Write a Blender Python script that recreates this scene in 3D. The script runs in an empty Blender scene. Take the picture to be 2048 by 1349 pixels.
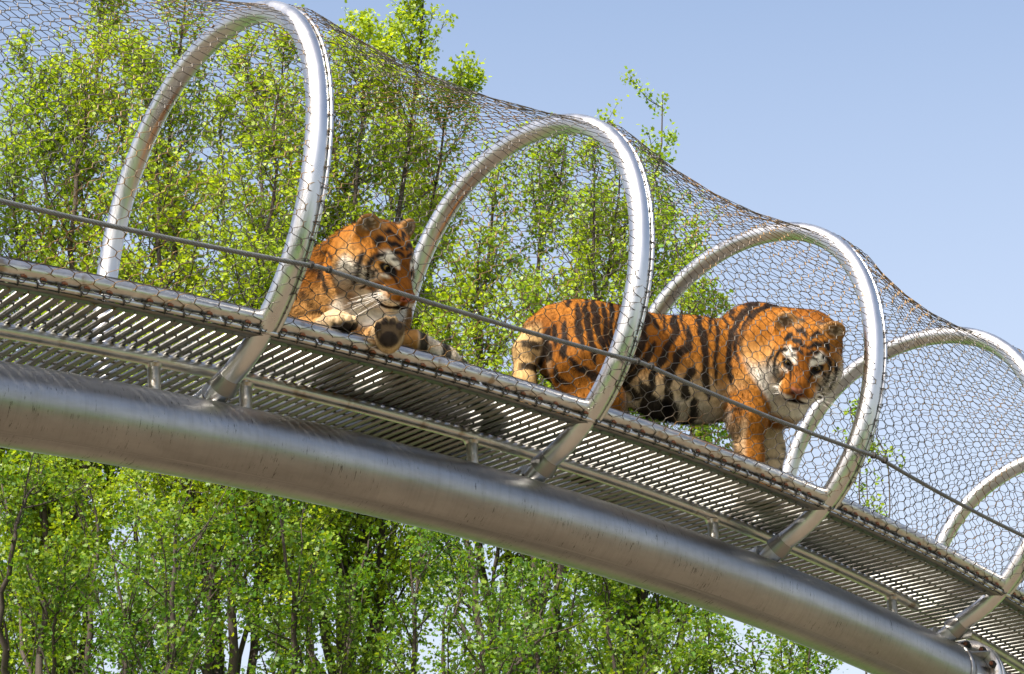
import bpy, math, random, time
import numpy as np
from mathutils import Vector, Matrix

T0 = time.time()
random.seed(7)
RNG = np.random.default_rng(11)
SC = bpy.context.scene
COL = SC.collection

# ------------------------------------------------------------------ camera
CAM_Z = 1.62
cd = bpy.data.cameras.new('camera')
cam = bpy.data.objects.new('camera', cd)
COL.objects.link(cam)
cd.sensor_width = 36.0
cd.sensor_fit = 'HORIZONTAL'
cd.lens = 5592.9 / 2048 * 36.0
cd.clip_start = 0.1
cd.clip_end = 3000
PITCH, ROLL = 0.3607, 0.0132
cam.location = (0, 0, CAM_Z)
cam.rotation_euler = (Matrix.Rotation(math.pi / 2 + PITCH, 3, 'X') @ Matrix.Rotation(-ROLL, 3, 'Z')).to_euler()
SC.camera = cam

# ------------------------------------------------------------------ sky and sun
SUN_EL, SUN_AZ = math.radians(52), math.radians(214)     # azimuth clockwise from +Y (view direction)
world = bpy.data.worlds.new('World')
SC.world = world
world.use_nodes = True
wn = world.node_tree
sky = wn.nodes.new('ShaderNodeTexSky')
sky.sky_type = 'NISHITA'
sky.sun_disc = False
sky.sun_elevation = SUN_EL
sky.sun_rotation = SUN_AZ
sky.altitude = 0
sky.air_density = 1.0
sky.dust_density = 6.0
sky.ozone_density = 0.2
bg = wn.nodes['Background']
bg.inputs['Strength'].default_value = 0.15
# spring haze: the sky pales evenly all round towards the horizon
wtc = wn.nodes.new('ShaderNodeTexCoord')
wsx = wn.nodes.new('ShaderNodeSeparateXYZ')
wmr = wn.nodes.new('ShaderNodeMapRange')
wmr.inputs['From Min'].default_value = .48
wmr.inputs['From Max'].default_value = .05
wmx = wn.nodes.new('ShaderNodeMixRGB')
wmx.inputs['Color2'].default_value = (3.25, 3.45, 3.85, 1)
wn.links.new(wtc.outputs['Generated'], wsx.inputs[0])
wn.links.new(wsx.outputs['Z'], wmr.inputs['Value'])
wn.links.new(wmr.outputs['Result'], wmx.inputs['Fac'])
wn.links.new(sky.outputs['Color'], wmx.inputs['Color1'])
wn.links.new(wmx.outputs['Color'], bg.inputs['Color'])

sd = bpy.data.lights.new('sun', 'SUN')
sun = bpy.data.objects.new('sun', sd)
COL.objects.link(sun)
sd.energy = 5.0
sd.angle = math.radians(0.53)
sd.color = (1.0, 0.94, 0.84)
sdir = Vector((math.sin(SUN_AZ) * math.cos(SUN_EL), math.cos(SUN_AZ) * math.cos(SUN_EL), math.sin(SUN_EL)))
sun.rotation_euler = sdir.to_track_quat('Z', 'Y').to_euler()
sun.location = (-6, -6, 20)

SC.view_settings.view_transform = 'Standard'
SC.view_settings.look = 'None'
SC.view_settings.exposure = 0.97
SC.view_settings.gamma = 1.0
SC.view_settings.use_curve_mapping = False
SC.cycles.max_bounces = 8
SC.cycles.transparent_max_bounces = 16

# ------------------------------------------------------------------ helpers
def tag(o, label=None, cat=None, group=None, kind=None):
    if label: o['label'] = label
    if cat: o['category'] = cat
    if group: o['group'] = group
    if kind: o['kind'] = kind
    return o

def empty(name, loc=(0, 0, 0)):
    o = bpy.data.objects.new(name, None)
    o.location = loc
    o.empty_display_size = 0.2
    COL.objects.link(o)
    return o

def mesh_np(name, V, F, smooth=False):
    """V (n,3), F (m,k) int array, all faces the same size"""
    V = np.asarray(V, np.float32); F = np.asarray(F, np.int32)
    me = bpy.data.meshes.new(name)
    m, k = F.shape
    me.vertices.add(len(V)); me.vertices.foreach_set('co', V.ravel())
    me.loops.add(m * k); me.loops.foreach_set('vertex_index', F.ravel())
    me.polygons.add(m)
    me.polygons.foreach_set('loop_start', np.arange(0, m * k, k, dtype=np.int32))
    if smooth:
        me.polygons.foreach_set('use_smooth', np.ones(m, bool))
    me.update(calc_edges=True)
    return me

class MB:
    """collects quads / tris"""
    def __init__(s): s.V = []; s.F = []; s.n = 0
    def add(s, V, F):
        V = np.asarray(V, float); F = np.asarray(F, int)
        if F.shape[1] == 3: F = np.concatenate([F, F[:, 2:3]], 1)
        s.V.append(V); s.F.append(F + s.n); s.n += len(V)
        return s
    def build(s, name, mat, parent=None, smooth=True, origin=None):
        V = np.concatenate(s.V); F = np.concatenate(s.F)
        quad = F[:, 2] != F[:, 3]
        me = bpy.data.meshes.new(name)
        o3 = np.zeros(3) if origin is None else np.asarray(origin, float)
        if quad.all():
            me = mesh_np(name, V - o3, F, smooth)
        else:
            me.from_pydata((V - o3).tolist(), [], [list(f[:4]) if q else list(f[:3]) for f, q in zip(F.tolist(), quad)])
            if smooth: me.polygons.foreach_set('use_smooth', np.ones(len(me.polygons), bool))
        if mat: me.materials.append(mat)
        o = bpy.data.objects.new(name, me); COL.objects.link(o)
        o.location = o3
        if parent: o.parent = parent
        return o

def tube(mb, P, r, n=12, caps=True, closed=False):
    P = np.asarray(P, float); m = len(P)
    r = np.broadcast_to(np.asarray(r, float), (m,))
    Tn = np.gradient(P, axis=0)
    if closed:
        Tn = np.roll(P, -1, 0) - np.roll(P, 1, 0)
    Tn /= np.linalg.norm(Tn, axis=1)[:, None] + 1e-12
    a = np.array([0, 0, 1.0]) if abs(Tn[0, 2]) < .9 else np.array([1.0, 0, 0])
    N = np.zeros_like(P); x = np.cross(a, Tn[0]); x /= np.linalg.norm(x); N[0] = x
    for i in range(1, m):
        v = N[i - 1] - Tn[i] * (N[i - 1] @ Tn[i]); N[i] = v / (np.linalg.norm(v) + 1e-12)
    B = np.cross(Tn, N)
    an = np.linspace(0, 2 * np.pi, n, endpoint=False)
    V = P[:, None] + r[:, None, None] * (np.cos(an)[None, :, None] * N[:, None] + np.sin(an)[None, :, None] * B[:, None])
    i = np.arange(m - 1 if not closed else m)[:, None]; j = np.arange(n)[None]
    i2 = (i + 1) % m; j2 = (j + 1) % n
    F = np.stack([i * n + j, i * n + j2, i2 * n + j2, i2 * n + j], -1).reshape(-1, 4)
    mb.add(V.reshape(-1, 3), F)
    if caps and not closed:
        for k, flip in ((0, True), (m - 1, False)):
            Vc = np.vstack([V[k], P[k][None]])
            jj = np.arange(n)
            f = np.stack([jj, (jj + 1) % n, np.full(n, n)], 1)
            if flip: f = f[:, ::-1]
            mb.add(Vc, f)
    return mb

BOXF = np.array([[0, 3, 2, 1], [4, 5, 6, 7], [0, 1, 5, 4], [1, 2, 6, 5], [2, 3, 7, 6], [3, 0, 4, 7]])
def boxpts(P8): return np.asarray(P8, float), BOXF

# ------------------------------------------------------------------ materials
def mat(name):
    m = bpy.data.materials.new(name); m.use_nodes = True
    nt = m.node_tree
    return m, nt, nt.nodes['Principled BSDF']

def node(nt, typ, **kw):
    n = nt.nodes.new(typ)
    for k, v in kw.items():
        if k in n.inputs.keys() if hasattr(n.inputs, 'keys') else False: n.inputs[k].default_value = v
        else: setattr(n, k, v)
    return n

def ramp(nt, stops):
    r = nt.nodes.new('ShaderNodeValToRGB')
    e = r.color_ramp.elements
    while len(e) < len(stops): e.new(0.5)
    for el, (p, c) in zip(e, stops):
        el.position = p; el.color = (*c, 1) if len(c) == 3 else c
    return r

def metal(name, c1, c2, rough=(0.25, 0.45), scale=(6, 6, 6), metallic=1.0, bump=0.1, spots=None):
    m, nt, b = mat(name); L = nt.links.new
    tc = nt.nodes.new('ShaderNodeTexCoord')
    mp = nt.nodes.new('ShaderNodeMapping'); mp.inputs['Scale'].default_value = scale
    L(tc.outputs['Object'], mp.inputs['Vector'])
    n1 = node(nt, 'ShaderNodeTexNoise'); n1.inputs['Scale'].default_value = 1.0; n1.inputs['Detail'].default_value = 8; n1.inputs['Roughness'].default_value = .65
    L(mp.outputs['Vector'], n1.inputs['Vector'])
    r = ramp(nt, [(0.3, c1), (0.7, c2)])
    L(n1.outputs['Fac'], r.inputs['Fac'])
    col = r.outputs['Color']
    if spots:
        n2 = node(nt, 'ShaderNodeTexNoise'); n2.inputs['Scale'].default_value = spots[1]; n2.inputs['Detail'].default_value = 6
        L(tc.outputs['Object'], n2.inputs['Vector'])
        rr = ramp(nt, [(spots[2], (0, 0, 0)), (spots[2] + .08, (1, 1, 1))])
        L(n2.outputs['Fac'], rr.inputs['Fac'])
        mx = nt.nodes.new('ShaderNodeMixRGB'); mx.inputs['Color2'].default_value = (*spots[0], 1)
        L(rr.outputs['Color'], mx.inputs['Fac']); L(col, mx.inputs['Color1']); col = mx.outputs['Color']
    L(col, b.inputs['Base Color'])
    b.inputs['Metallic'].default_value = metallic
    mr = nt.nodes.new('ShaderNodeMapRange')
    mr.inputs['To Min'].default_value = rough[0]; mr.inputs['To Max'].default_value = rough[1]
    mr.inputs['From Min'].default_value = .3; mr.inputs['From Max'].default_value = .7
    L(n1.outputs['Fac'], mr.inputs['Value']); L(mr.outputs['Result'], b.inputs['Roughness'])
    if bump:
        bp = nt.nodes.new('ShaderNodeBump'); bp.inputs['Strength'].default_value = bump; bp.inputs['Distance'].default_value = .004
        L(n1.outputs['Fac'], bp.inputs['Height']); L(bp.outputs['Normal'], b.inputs['Normal'])
    return m

M = {}
M['galv'] = metal('galvanized_tube', (.50, .50, .495), (.64, .64, .635), (.23, .38), (9, 9, 3), bump=.05, spots=((.42, .41, .39), 3.0, .63))
M['rail'] = metal('worn_rail', (.44, .43, .40), (.62, .61, .58), (.26, .42), (14, 14, 14), bump=.08, spots=((.33, .27, .20), 11, .60))
M['bar'] = metal('grating_steel', (.14, .14, .132), (.22, .22, .21), (.34, .48), (20, 20, 20), bump=.05, spots=((.2, .17, .12), 5, .62))
M['wire'] = metal('net_wire', (.055, .05, .045), (.13, .115, .095), (.40, .52), (30, 30, 30), metallic=.55, bump=0, spots=((.19, .115, .045), 1.7, .52))
M['cable'] = metal('wire_rope', (.15, .155, .155), (.23, .235, .235), (.42, .55), (30, 30, 30), metallic=.9, bump=0)
M['rust'] = metal('rusty_lacing', (.16, .06, .03), (.26, .10, .05), (.6, .8), (40, 40, 40), metallic=.1, bump=.2)
M['dark'] = metal('dark_lacing', (.03, .03, .03), (.06, .055, .05), (.5, .6), (30, 30, 30), metallic=.5, bump=0)
M['rubber'] = metal('black_edge', (.010, .010, .010), (.02, .02, .02), (.6, .7), (10, 10, 10), metallic=0, bump=0)

def pipe_mat():
    m, nt, b = mat('mill_finish_pipe'); L = nt.links.new
    at = nt.nodes.new('ShaderNodeAttribute'); at.attribute_name = 'uvw'   # x: along, y: round (m)
    def nz(scale, detail, rough, seed):
        mp = nt.nodes.new('ShaderNodeMapping'); mp.inputs['Scale'].default_value = scale; mp.inputs['Location'].default_value = (seed, seed * 1.7, 0)
        L(at.outputs['Vector'], mp.inputs['Vector'])
        n = nt.nodes.new('ShaderNodeTexNoise'); n.inputs['Scale'].default_value = 1; n.inputs['Detail'].default_value = detail; n.inputs['Roughness'].default_value = rough
        L(mp.outputs['Vector'], n.inputs['Vector']); return n.outputs['Fac']
    big = nz((1.6, 5, 1), 5, .6, 1)
    streak = nz((38, 3, 1), 7, .75, 4)         # drips run round the pipe
    fine = nz((30, 30, 1), 8, .7, 9)
    scr = nz((120, 14, 1), 4, .8, 13)
    dirt = nz((4, 9, 1), 3, .5, 21)
    base = ramp(nt, [(.3, (.24, .238, .232)), (.7, (.38, .375, .366))]); L(big, base.inputs['Fac'])
    mul = nt.nodes.new('ShaderNodeMixRGB'); mul.blend_type = 'MULTIPLY'; mul.inputs['Fac'].default_value = .35
    rs = ramp(nt, [(.30, (.62, .60, .57)), (.52, (1, 1, 1))]); L(streak, rs.inputs['Fac'])
    L(base.outputs['Color'], mul.inputs['Color1']); L(rs.outputs['Color'], mul.inputs['Color2'])
    # dark scratch marks, only inside dirty patches
    mk = ramp(nt, [(.36, (1, 1, 1)), (.41, (0, 0, 0))]); L(scr, mk.inputs['Fac'])
    dk = ramp(nt, [(.47, (0, 0, 0)), (.58, (1, 1, 1))]); L(dirt, dk.inputs['Fac'])
    mm = nt.nodes.new('ShaderNodeMath'); mm.operation = 'MULTIPLY'; L(mk.outputs['Color'], mm.inputs[0]); L(dk.outputs['Color'], mm.inputs[1])
    mx = nt.nodes.new('ShaderNodeMixRGB'); mx.inputs['Color2'].default_value = (.05, .045, .04, 1)
    L(mm.outputs[0], mx.inputs['Fac']); L(mul.outputs['Color'], mx.inputs['Color1'])
    L(mx.outputs['Color'], b.inputs['Base Color'])
    b.inputs['Metallic'].default_value = 1.0
    mr = nt.nodes.new('ShaderNodeMapRange'); mr.inputs['From Min'].default_value = .3; mr.inputs['From Max'].default_value = .7
    mr.inputs['To Min'].default_value = .29; mr.inputs['To Max'].default_value = .43
    L(fine, mr.inputs['Value']); L(mr.outputs['Result'], b.inputs['Roughness'])
    bp = nt.nodes.new('ShaderNodeBump'); bp.inputs['Strength'].default_value = .16; bp.inputs['Distance'].default_value = .003
    ad = nt.nodes.new('ShaderNodeMath'); ad.operation = 'MULTIPLY_ADD'; ad.inputs[1].default_value = .35; L(streak, ad.inputs[0]); L(fine, ad.inputs[2])
    L(ad.outputs[0], bp.inputs['Height']); L(bp.outputs['Normal'], b.inputs['Normal'])
    return m
M['pipe'] = pipe_mat()

# ------------------------------------------------------------------ walkway frame: t along, n across (away from camera +), u up from the rail centre
PX0 = np.array([-.0787, 10.8193, 3.3931 + CAM_Z]); PHI, SIG, KV, KH, UR = .7435, -.0210, -.0244, .0545, .2008
_g = np.linspace(-9, 12, 1200)
def _dirs(t):
    ph = PHI + KH * t; sg = SIG + KV * t
    T = np.stack([np.cos(ph) * np.cos(sg), np.sin(ph) * np.cos(sg), np.sin(sg)], -1)
    N = np.stack([-np.sin(ph), np.cos(ph), 0 * ph], -1)
    return T, N, np.cross(T, N)
_T = _dirs(_g)[0]
_P = np.vstack([[0, 0, 0], np.cumsum((_T[1:] + _T[:-1]) / 2 * (_g[1] - _g[0]), 0)])
_P = _P - np.array([np.interp(0, _g, _P[:, k]) for k in range(3)]) + PX0
def fr(t, n=0.0, u=0.0, lean=0.0):
    t = np.asarray(t, float)
    P = np.stack([np.interp(t, _g, _P[:, k]) for k in range(3)], -1)
    T, N, U = _dirs(t)
    n = np.asarray(n, float)[..., None]; u = np.asarray(u, float)[..., None]
    return P + N * n + U * (u + UR) + T * (lean * (u + UR))
HOOPS = [-4.40, -2.95, -1.512, 0.0, 1.414, 2.777, 4.322, 5.75]
TA, TB = -4.9, 6.6
def hoop_nu(th, off=0.0):
    """ellipse of the hoop, th = 0 far side, pi/2 top"""
    n = .75 * np.cos(th) + .0036 * np.cos(3 * th)
    u = .8424 + .8549 * np.sin(th) - .0095 * np.cos(2 * th) + .0269 * np.sin(3 * th) - UR
    if off:
        c = np.array([0, .6416]); v = np.stack([n / .75 ** 2, (u - c[1]) / .8549 ** 2], -1); v /= np.linalg.norm(v, axis=-1)[..., None]
        n = n + v[..., 0] * off; u = u + v[..., 1] * off
    return n, u
LEAN = .109
def hoop_pt(t, th, off=0.0, dt=0.0):
    n, u = hoop_nu(th, off)
    return fr(np.full_like(th, t + dt), n, u, LEAN)
# ------------------------------------------------------------------ ground
def ground():
    m, nt, b = mat('ground_soil_and_grass'); L = nt.links.new
    ge = nt.nodes.new('ShaderNodeNewGeometry')
    n1 = nt.nodes.new('ShaderNodeTexNoise'); n1.inputs['Scale'].default_value = .12; n1.inputs['Detail'].default_value = 5; L(ge.outputs['Position'], n1.inputs['Vector'])
    n2 = nt.nodes.new('ShaderNodeTexNoise'); n2.inputs['Scale'].default_value = 3.0; n2.inputs['Detail'].default_value = 8; L(ge.outputs['Position'], n2.inputs['Vector'])
    g = ramp(nt, [(.3, (.035, .085, .010)), (.7, (.075, .145, .018))]); L(n2.outputs['Fac'], g.inputs['Fac'])
    s = ramp(nt, [(.3, (.075, .057, .037)), (.7, (.125, .097, .064))]); L(n2.outputs['Fac'], s.inputs['Fac'])
    # tan walk where the visitors stand, lawn beyond it
    sx = nt.nodes.new('ShaderNodeSeparateXYZ'); L(ge.outputs['Position'], sx.inputs[0])
    dx = nt.nodes.new('ShaderNodeMath'); dx.operation = 'ADD'; dx.inputs[1].default_value = -9.0; L(sx.outputs['Y'], dx.inputs[0])
    ab = nt.nodes.new('ShaderNodeMath'); ab.operation = 'ABSOLUTE'; L(dx.outputs[0], ab.inputs[0])
    wob = nt.nodes.new('ShaderNodeMath'); wob.operation = 'MULTIPLY_ADD'; wob.inputs[1].default_value = 22.0; wob.inputs[2].default_value = -11.0; L(n1.outputs['Fac'], wob.inputs[0])
    ad = nt.nodes.new('ShaderNodeMath'); ad.operation = 'ADD'; L(ab.outputs[0], ad.inputs[0]); L(wob.outputs[0], ad.inputs[1])
    gt = nt.nodes.new('ShaderNodeMapRange'); gt.inputs['From Min'].default_value = 9.5; gt.inputs['From Max'].default_value = 10.5; L(ad.outputs[0], gt.inputs['Value'])
    mx = nt.nodes.new('ShaderNodeMixRGB'); L(gt.outputs['Result'], mx.inputs['Fac']); L(s.outputs['Color'], mx.inputs['Color1']); L(g.outputs['Color'], mx.inputs['Color2'])
    L(mx.outputs['Color'], b.inputs['Base Color']); b.inputs['Roughness'].default_value = .9
    bp = nt.nodes.new('ShaderNodeBump'); bp.inputs['Strength'].default_value = .5; L(n2.outputs['Fac'], bp.inputs['Height']); L(bp.outputs['Normal'], b.inputs['Normal'])
    k = 41; a = np.linspace(-1, 1, k); a = np.sign(a) * np.abs(a) ** 2.2 * 1500
    X, Y = np.meshgrid(a, a); Z = np.zeros_like(X)
    i, j = np.meshgrid(np.arange(k - 1), np.arange(k - 1)); i = i.ravel(); j = j.ravel()
    F = np.stack([j * k + i, j * k + i + 1, (j + 1) * k + i + 1, (j + 1) * k + i], 1)
    me = mesh_np('ground', np.stack([X, Y, Z], -1).reshape(-1, 3), F)
    me.materials.append(m)
    o = bpy.data.objects.new('ground', me); COL.objects.link(o)
    tag(o, 'tan earth walk with grass lawn around it', None, kind='structure')
ground()

# ------------------------------------------------------------------ walkway
base = fr(np.array([TA + .25]), -.2258, -.345)[0]
WALK = empty('elevated_walkway', (base[0], base[1], 0.0))
tag(WALK, 'arched overhead steel mesh tunnel walkway carrying both tigers', 'walkway')
WALK_LOC = np.array(WALK.location)
def part(mb, name, m, parent=WALK, smooth=True):
    """a part of the walkway with its origin on itself"""
    V = np.concatenate(mb.V); c = V.mean(0)
    o = mb.build(name, m, None, smooth, origin=c)
    chain = np.zeros(3); p = parent
    while p is not None:
        chain += np.array(p.location); p = p.parent
    o.parent = parent
    o.location = c - chain
    return o

ts = np.linspace(TA, TB, 140)
PN, PU, PR = -.2258, -.1445 - UR, .1485
# main pipe, two lengths joined by flanges
TF = 2.97
def pipe_len(t0, t1):
    t = np.linspace(t0, t1, int((t1 - t0) * 14)); n = 64
    an = np.linspace(0, 2 * np.pi, n, endpoint=False)
    tt = np.repeat(t, n); aa = np.tile(an, len(t))
    V = fr(tt, PN + PR * np.cos(aa), PU + PR * np.sin(aa))
    i = np.arange(len(t) - 1)[:, None]; j = np.arange(n)[None]; j2 = (j + 1) % n
    F = np.stack([i * n + j, (i + 1) * n + j, (i + 1) * n + j2, i * n + j2], -1).reshape(-1, 4)
    mb = MB().add(V, F)
    o = part(mb, 'main_pipe', M['pipe'])
    a = o.data.attributes.new('uvw', 'FLOAT_VECTOR', 'POINT')
    a.data.foreach_set('vector', np.stack([tt, PR * np.where(aa > 4.2, aa - 2 * np.pi, aa) , 0 * tt], -1).astype(np.float32).ravel())
    return o
pipeA = pipe_len(TA, TF - .012)
pipeB = pipe_len(TF + .012, TB)
def disc_ring(mb, t0, t1, r0, r1, n=48):
    an = np.linspace(0, 2 * np.pi, n, endpoint=False)
    prof = [(t0, r0), (t0, r1), (t1, r1), (t1, r0)]
    V = np.concatenate([fr(np.full(n, t), PN + r * np.cos(an), PU + r * np.sin(an)) for t, r in prof])
    F = []
    for k in range(4):
        k2 = (k + 1) % 4
        for j in range(n): F.append([k * n + j, k * n + (j + 1) % n, k2 * n + (j + 1) % n, k2 * n + j])
    mb.add(V, F)
# end collar of the pipe, then the bolted flange pair
mb = MB(); disc_ring(mb, TF - .19, TF - .155, PR - .01, PR + .007); part(mb, 'weld_seam', M['pipe'], pipeA)
for s, p in ((-1, pipeA), (1, pipeB)):
    mb = MB(); disc_ring(mb, TF + s * .004 if s > 0 else TF - .026, TF + .026 if s > 0 else TF - .004, PR - .02, PR + .055); part(mb, 'flange', M['rail'], p, smooth=False)
for k in range(12):
    a = k * math.pi / 6 + .2
    nn, uu = PN + (PR + .03) * math.cos(a), PU + (PR + .03) * math.sin(a)
    mb = MB(); tube(mb, fr(np.array([TF - .055, TF + .055]), nn, uu), .009, 8)
    bo = part(mb, 'bolt', M['rust'], pipeA)
    for s in (-1, 1):
        mb = MB(); tube(mb, fr(np.array([TF + s * .027, TF + s * .045]), nn, uu), .017, 6); 
        part(mb, 'bolt_nut', M['dark'], pipeA, smooth=False)
for k in range(8):
    a = k * math.pi / 4 + .1
    mb = MB(); c, s_ = math.cos(a), math.sin(a); w = .004
    q = []
    for (dt, r) in ((-.028, PR - .005), (-.028, PR + .05), (-.15, PR - .005)):
        for sg in (-1, 1):
            q.append(fr(np.array([TF + dt]), PN + r * c - sg * w * s_, PU + r * s_ + sg * w * c)[0])
    mb.add(q, [[0, 1, 3, 2], [0, 2, 4, 4], [1, 5, 3, 3], [2, 3, 5, 4], [0, 4, 5, 1]])
    part(mb, 'gusset', M['rail'], pipeA, smooth=False)

# hoops with the net rod tied along their outside
near_end = 3 * math.pi / 2 - .45
hoop_objs = []
for h in HOOPS:
    mb = MB(); th = np.linspace(-math.pi / 2 - .27, near_end, 110)
    n_, u_ = hoop_nu(th); q_ = np.array([.03, .06, .09, .12])
    n_ = np.concatenate([n_, n_[-1] + .83 * q_]); u_ = np.concatenate([u_, u_[-1] - .56 * q_])
    tube(mb, fr(np.full_like(n_, h), n_, u_, LEAN), .043, 22)
    ho = part(mb, 'hoop', M['galv']); hoop_objs.append(ho)
    mb = MB(); e = fr(np.full(4, h), n_[109] + .83 * np.array([.0, .02, .04, .06]), u_[109] - .56 * np.array([.0, .02, .04, .06]), LEAN)
    tube(mb, e, [.0435, .048, .052, .056], 22); part(mb, 'weld', M['pipe'], ho)
    thr = np.linspace(-.80, math.pi + .80, 110)
    P = hoop_pt(h, thr, .031, .040)
    mb = MB(); tube(mb, P, .0085, 8); rod = part(mb, 'net_rod', M['galv'], ho)
    # brackets that hold the rod
    for a in np.linspace(.15, math.pi + .35, 9):
        mb = MB(); tube(mb, np.vstack([hoop_pt(h, np.array([a]), .02, .02), hoop_pt(h, np.array([a]), .031, .040)]), .007, 8)
        part(mb, 'rod_bracket', M['galv'], ho)
    # lacing loops
    mb = MB()
    for a in np.linspace(-.45, math.pi + .6, 56):
        a = a + RNG.normal(0, .006)
        c = hoop_pt(h, np.array([a]), .031, .040)[0]
        rad = hoop_pt(h, np.array([a]), .056, .040)[0] - c; rad /= np.linalg.norm(rad)
        ax = hoop_pt(h, np.array([a + .01]), .031, .040)[0] - c; ax /= np.linalg.norm(ax)
        side = np.cross(ax, rad)
        q = np.linspace(0, 2 * np.pi, 9, endpoint=False)
        R = .0125
        Q = c + R * (np.cos(q)[:, None] * rad + np.sin(q)[:, None] * side) + np.linspace(-.012, .012, 9)[:, None] * ax * RNG.choice([-1, 1])
        tube(mb, Q, .0021, 5, closed=True)
    part(mb, 'lacing_wire', M['wire'], ho)['kind'] = 'stuff'

# rails, deck edge, edge rod per bay
RN, RU = -.54, .033
bays = [TA] + HOOPS + [TB]
for sgn in (1, -1):
    for a, b in zip(bays[:-1], bays[1:]):
        t = np.linspace(a, b, 14)
        dl = LEAN * (RU + UR)
        tt = t + dl
        mb = MB(); tube(mb, fr(tt, sgn * RN, RU), .030, 18)
        ro = part(mb, 'deck_rail', M['rail'])
        if sgn > 0:
            mb = MB(); tube(mb, fr(tt, RN - .006, -.013), .0095, 10); rd = part(mb, 'edge_rod', M['rail'])
            for q in np.linspace(tt[0] + .2, tt[-1] - .2, 4):
                mb = MB(); tube(mb, fr(np.array([q, q + .012]), [RN, RN - .006], [RU - .02, -.013]), .008, 8); part(mb, 'rod_tab', M['galv'], ro)
# black toe strip on the deck edge, flat edge plate below it
def strip(n0, n1, u0, u1, name, m, t0=TA, t1=TB):
    t = np.linspace(t0, t1, 90)
    V = np.stack([fr(t, n0, u0), fr(t, n1, u0), fr(t, n1, u1), fr(t, n0, u1)], 1).reshape(-1, 3)
    i = np.arange(89)[:, None] * 4; j = np.arange(4)[None]; j2 = (j + 1) % 4
    F = np.stack([i + j, i + j2, i + 4 + j2, i + 4 + j], -1).reshape(-1, 4)
    return part(MB().add(V, F), name, m, smooth=False)
strip(RN + .004, RN + .016, RU + .020, RU + .040, 'toe_strip', M['rubber'])
strip(-RN - .016, -RN - .004, RU + .020, RU + .040, 'toe_strip', M['rubber'])
strip(RN + .0, RN + .05, -.0265, -.0215, 'edge_plate', M['bar'])
strip(-RN - .05, -RN - .0, -.0265, -.0215, 'edge_plate', M['bar'])
# stringers below the deck and their posts on the pipe
SN, SU = -.1685, .1494 - UR
for s in (1,):
    for a, b in ((TA, 2.63), (3.10, TB)):
        mb = MB(); t = np.linspace(a, b, int((b - a) * 10) + 2)
        tube(mb, fr(t, SN, SU), .027, 18); part(mb, 'deck_stringer', M['rail'])
    mb = MB(); t = np.linspace(TA, TB, 100); tube(mb, fr(t, .30, SU), .027, 14); part(mb, 'deck_stringer', M['rail'])
for tp in (-4.2, -3.3, -2.62, -1.733, -1.345, -.271, 1.121, 2.43, 3.3, 4.4, 5.4):
    mb = MB(); tube(mb, fr(np.full(5, tp), np.linspace(SN, SN - .012, 5), np.linspace(SU - .01, SU - .17, 5)), .024, 14)
    po = part(mb, 'stringer_post', M['rail'])
    mb = MB(); tube(mb, fr(np.full(3, tp), SN, np.array([SU - .022, SU - .031, SU - .036])), [.033, .028, .025], 14); part(mb, 'weld', M['rail'], po)
# transverse cross beam carrying the far rail, under each hoop
# grating: bearing bars across, rods along
BP, BW, BH = .045, .0195, .0145
t = np.arange(-3.35, 5.6, BP)
n0, n1 = RN + .02, -RN - .02
proto = None
for k, tt in enumerate(t):
    V = []
    w0, w1 = BW * .5, BW * .5
    u0 = -.025
    for uu, w in ((u0, w0), (u0 + BH, w1)):
        for (nn, s) in ((n0, -1), (n1, -1), (n1, 1), (n0, 1)):
            V.append(fr(np.array([tt + s * w]), nn, uu)[0])
    mb = MB().add(V, BOXF)
    part(mb, 'grating_bar', M['bar'], smooth=False)
for nn in np.arange(n0 + .055, n1, .125):
    tl = np.linspace(t[0] - .02, t[-1] + .02, 70)
    mb = MB(); tube(mb, fr(tl, nn, -.0105), .0062, 6); part(mb, 'grating_rod', M['bar'])
# wire rope along the camera side and along the far side
def rope(nfun, ufun, t0, t1):
    t = np.arange(t0, t1, .008); mb = MB()
    n, u = nfun(t), ufun(t)
    for s in range(6):
        a = s * math.pi / 3 + t * 2 * math.pi / .085
        tube(mb, fr(t, n + .0056 * np.cos(a), u + .0056 * np.sin(a)), .0039, 5, caps=False)
    return part(mb, 'wire_rope', M['cable'])
HT = np.array(HOOPS) + LEAN * (.175 + UR) + .058
def bayx(t):
    i = np.clip(np.searchsorted(HT, t) - 1, 0, len(HT) - 2)
    return (t - HT[i]) / (HT[i + 1] - HT[i])
def sagf(t): x = np.clip(bayx(t), 0, 1); return 4 * x * (1 - x)
wr = rope(lambda t: -.752 + .0 * t + .018 * sagf(t), lambda t: .192 - .018 * sagf(t), -3.2, 5.4)
wr2 = rope(lambda t: .752 - .018 * sagf(t), lambda t: .192 - .018 * sagf(t), -3.2, 5.4)
for h in HT[1:-1]:
    for dt_ in (-.03, .045):
        mb = MB(); c = fr(np.array([h + dt_ - .006, h + dt_ + .006]), -.752, .192); tube(mb, c, .0150, 8); part(mb, 'rope_clip', M['dark'], wr, smooth=False)

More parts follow.
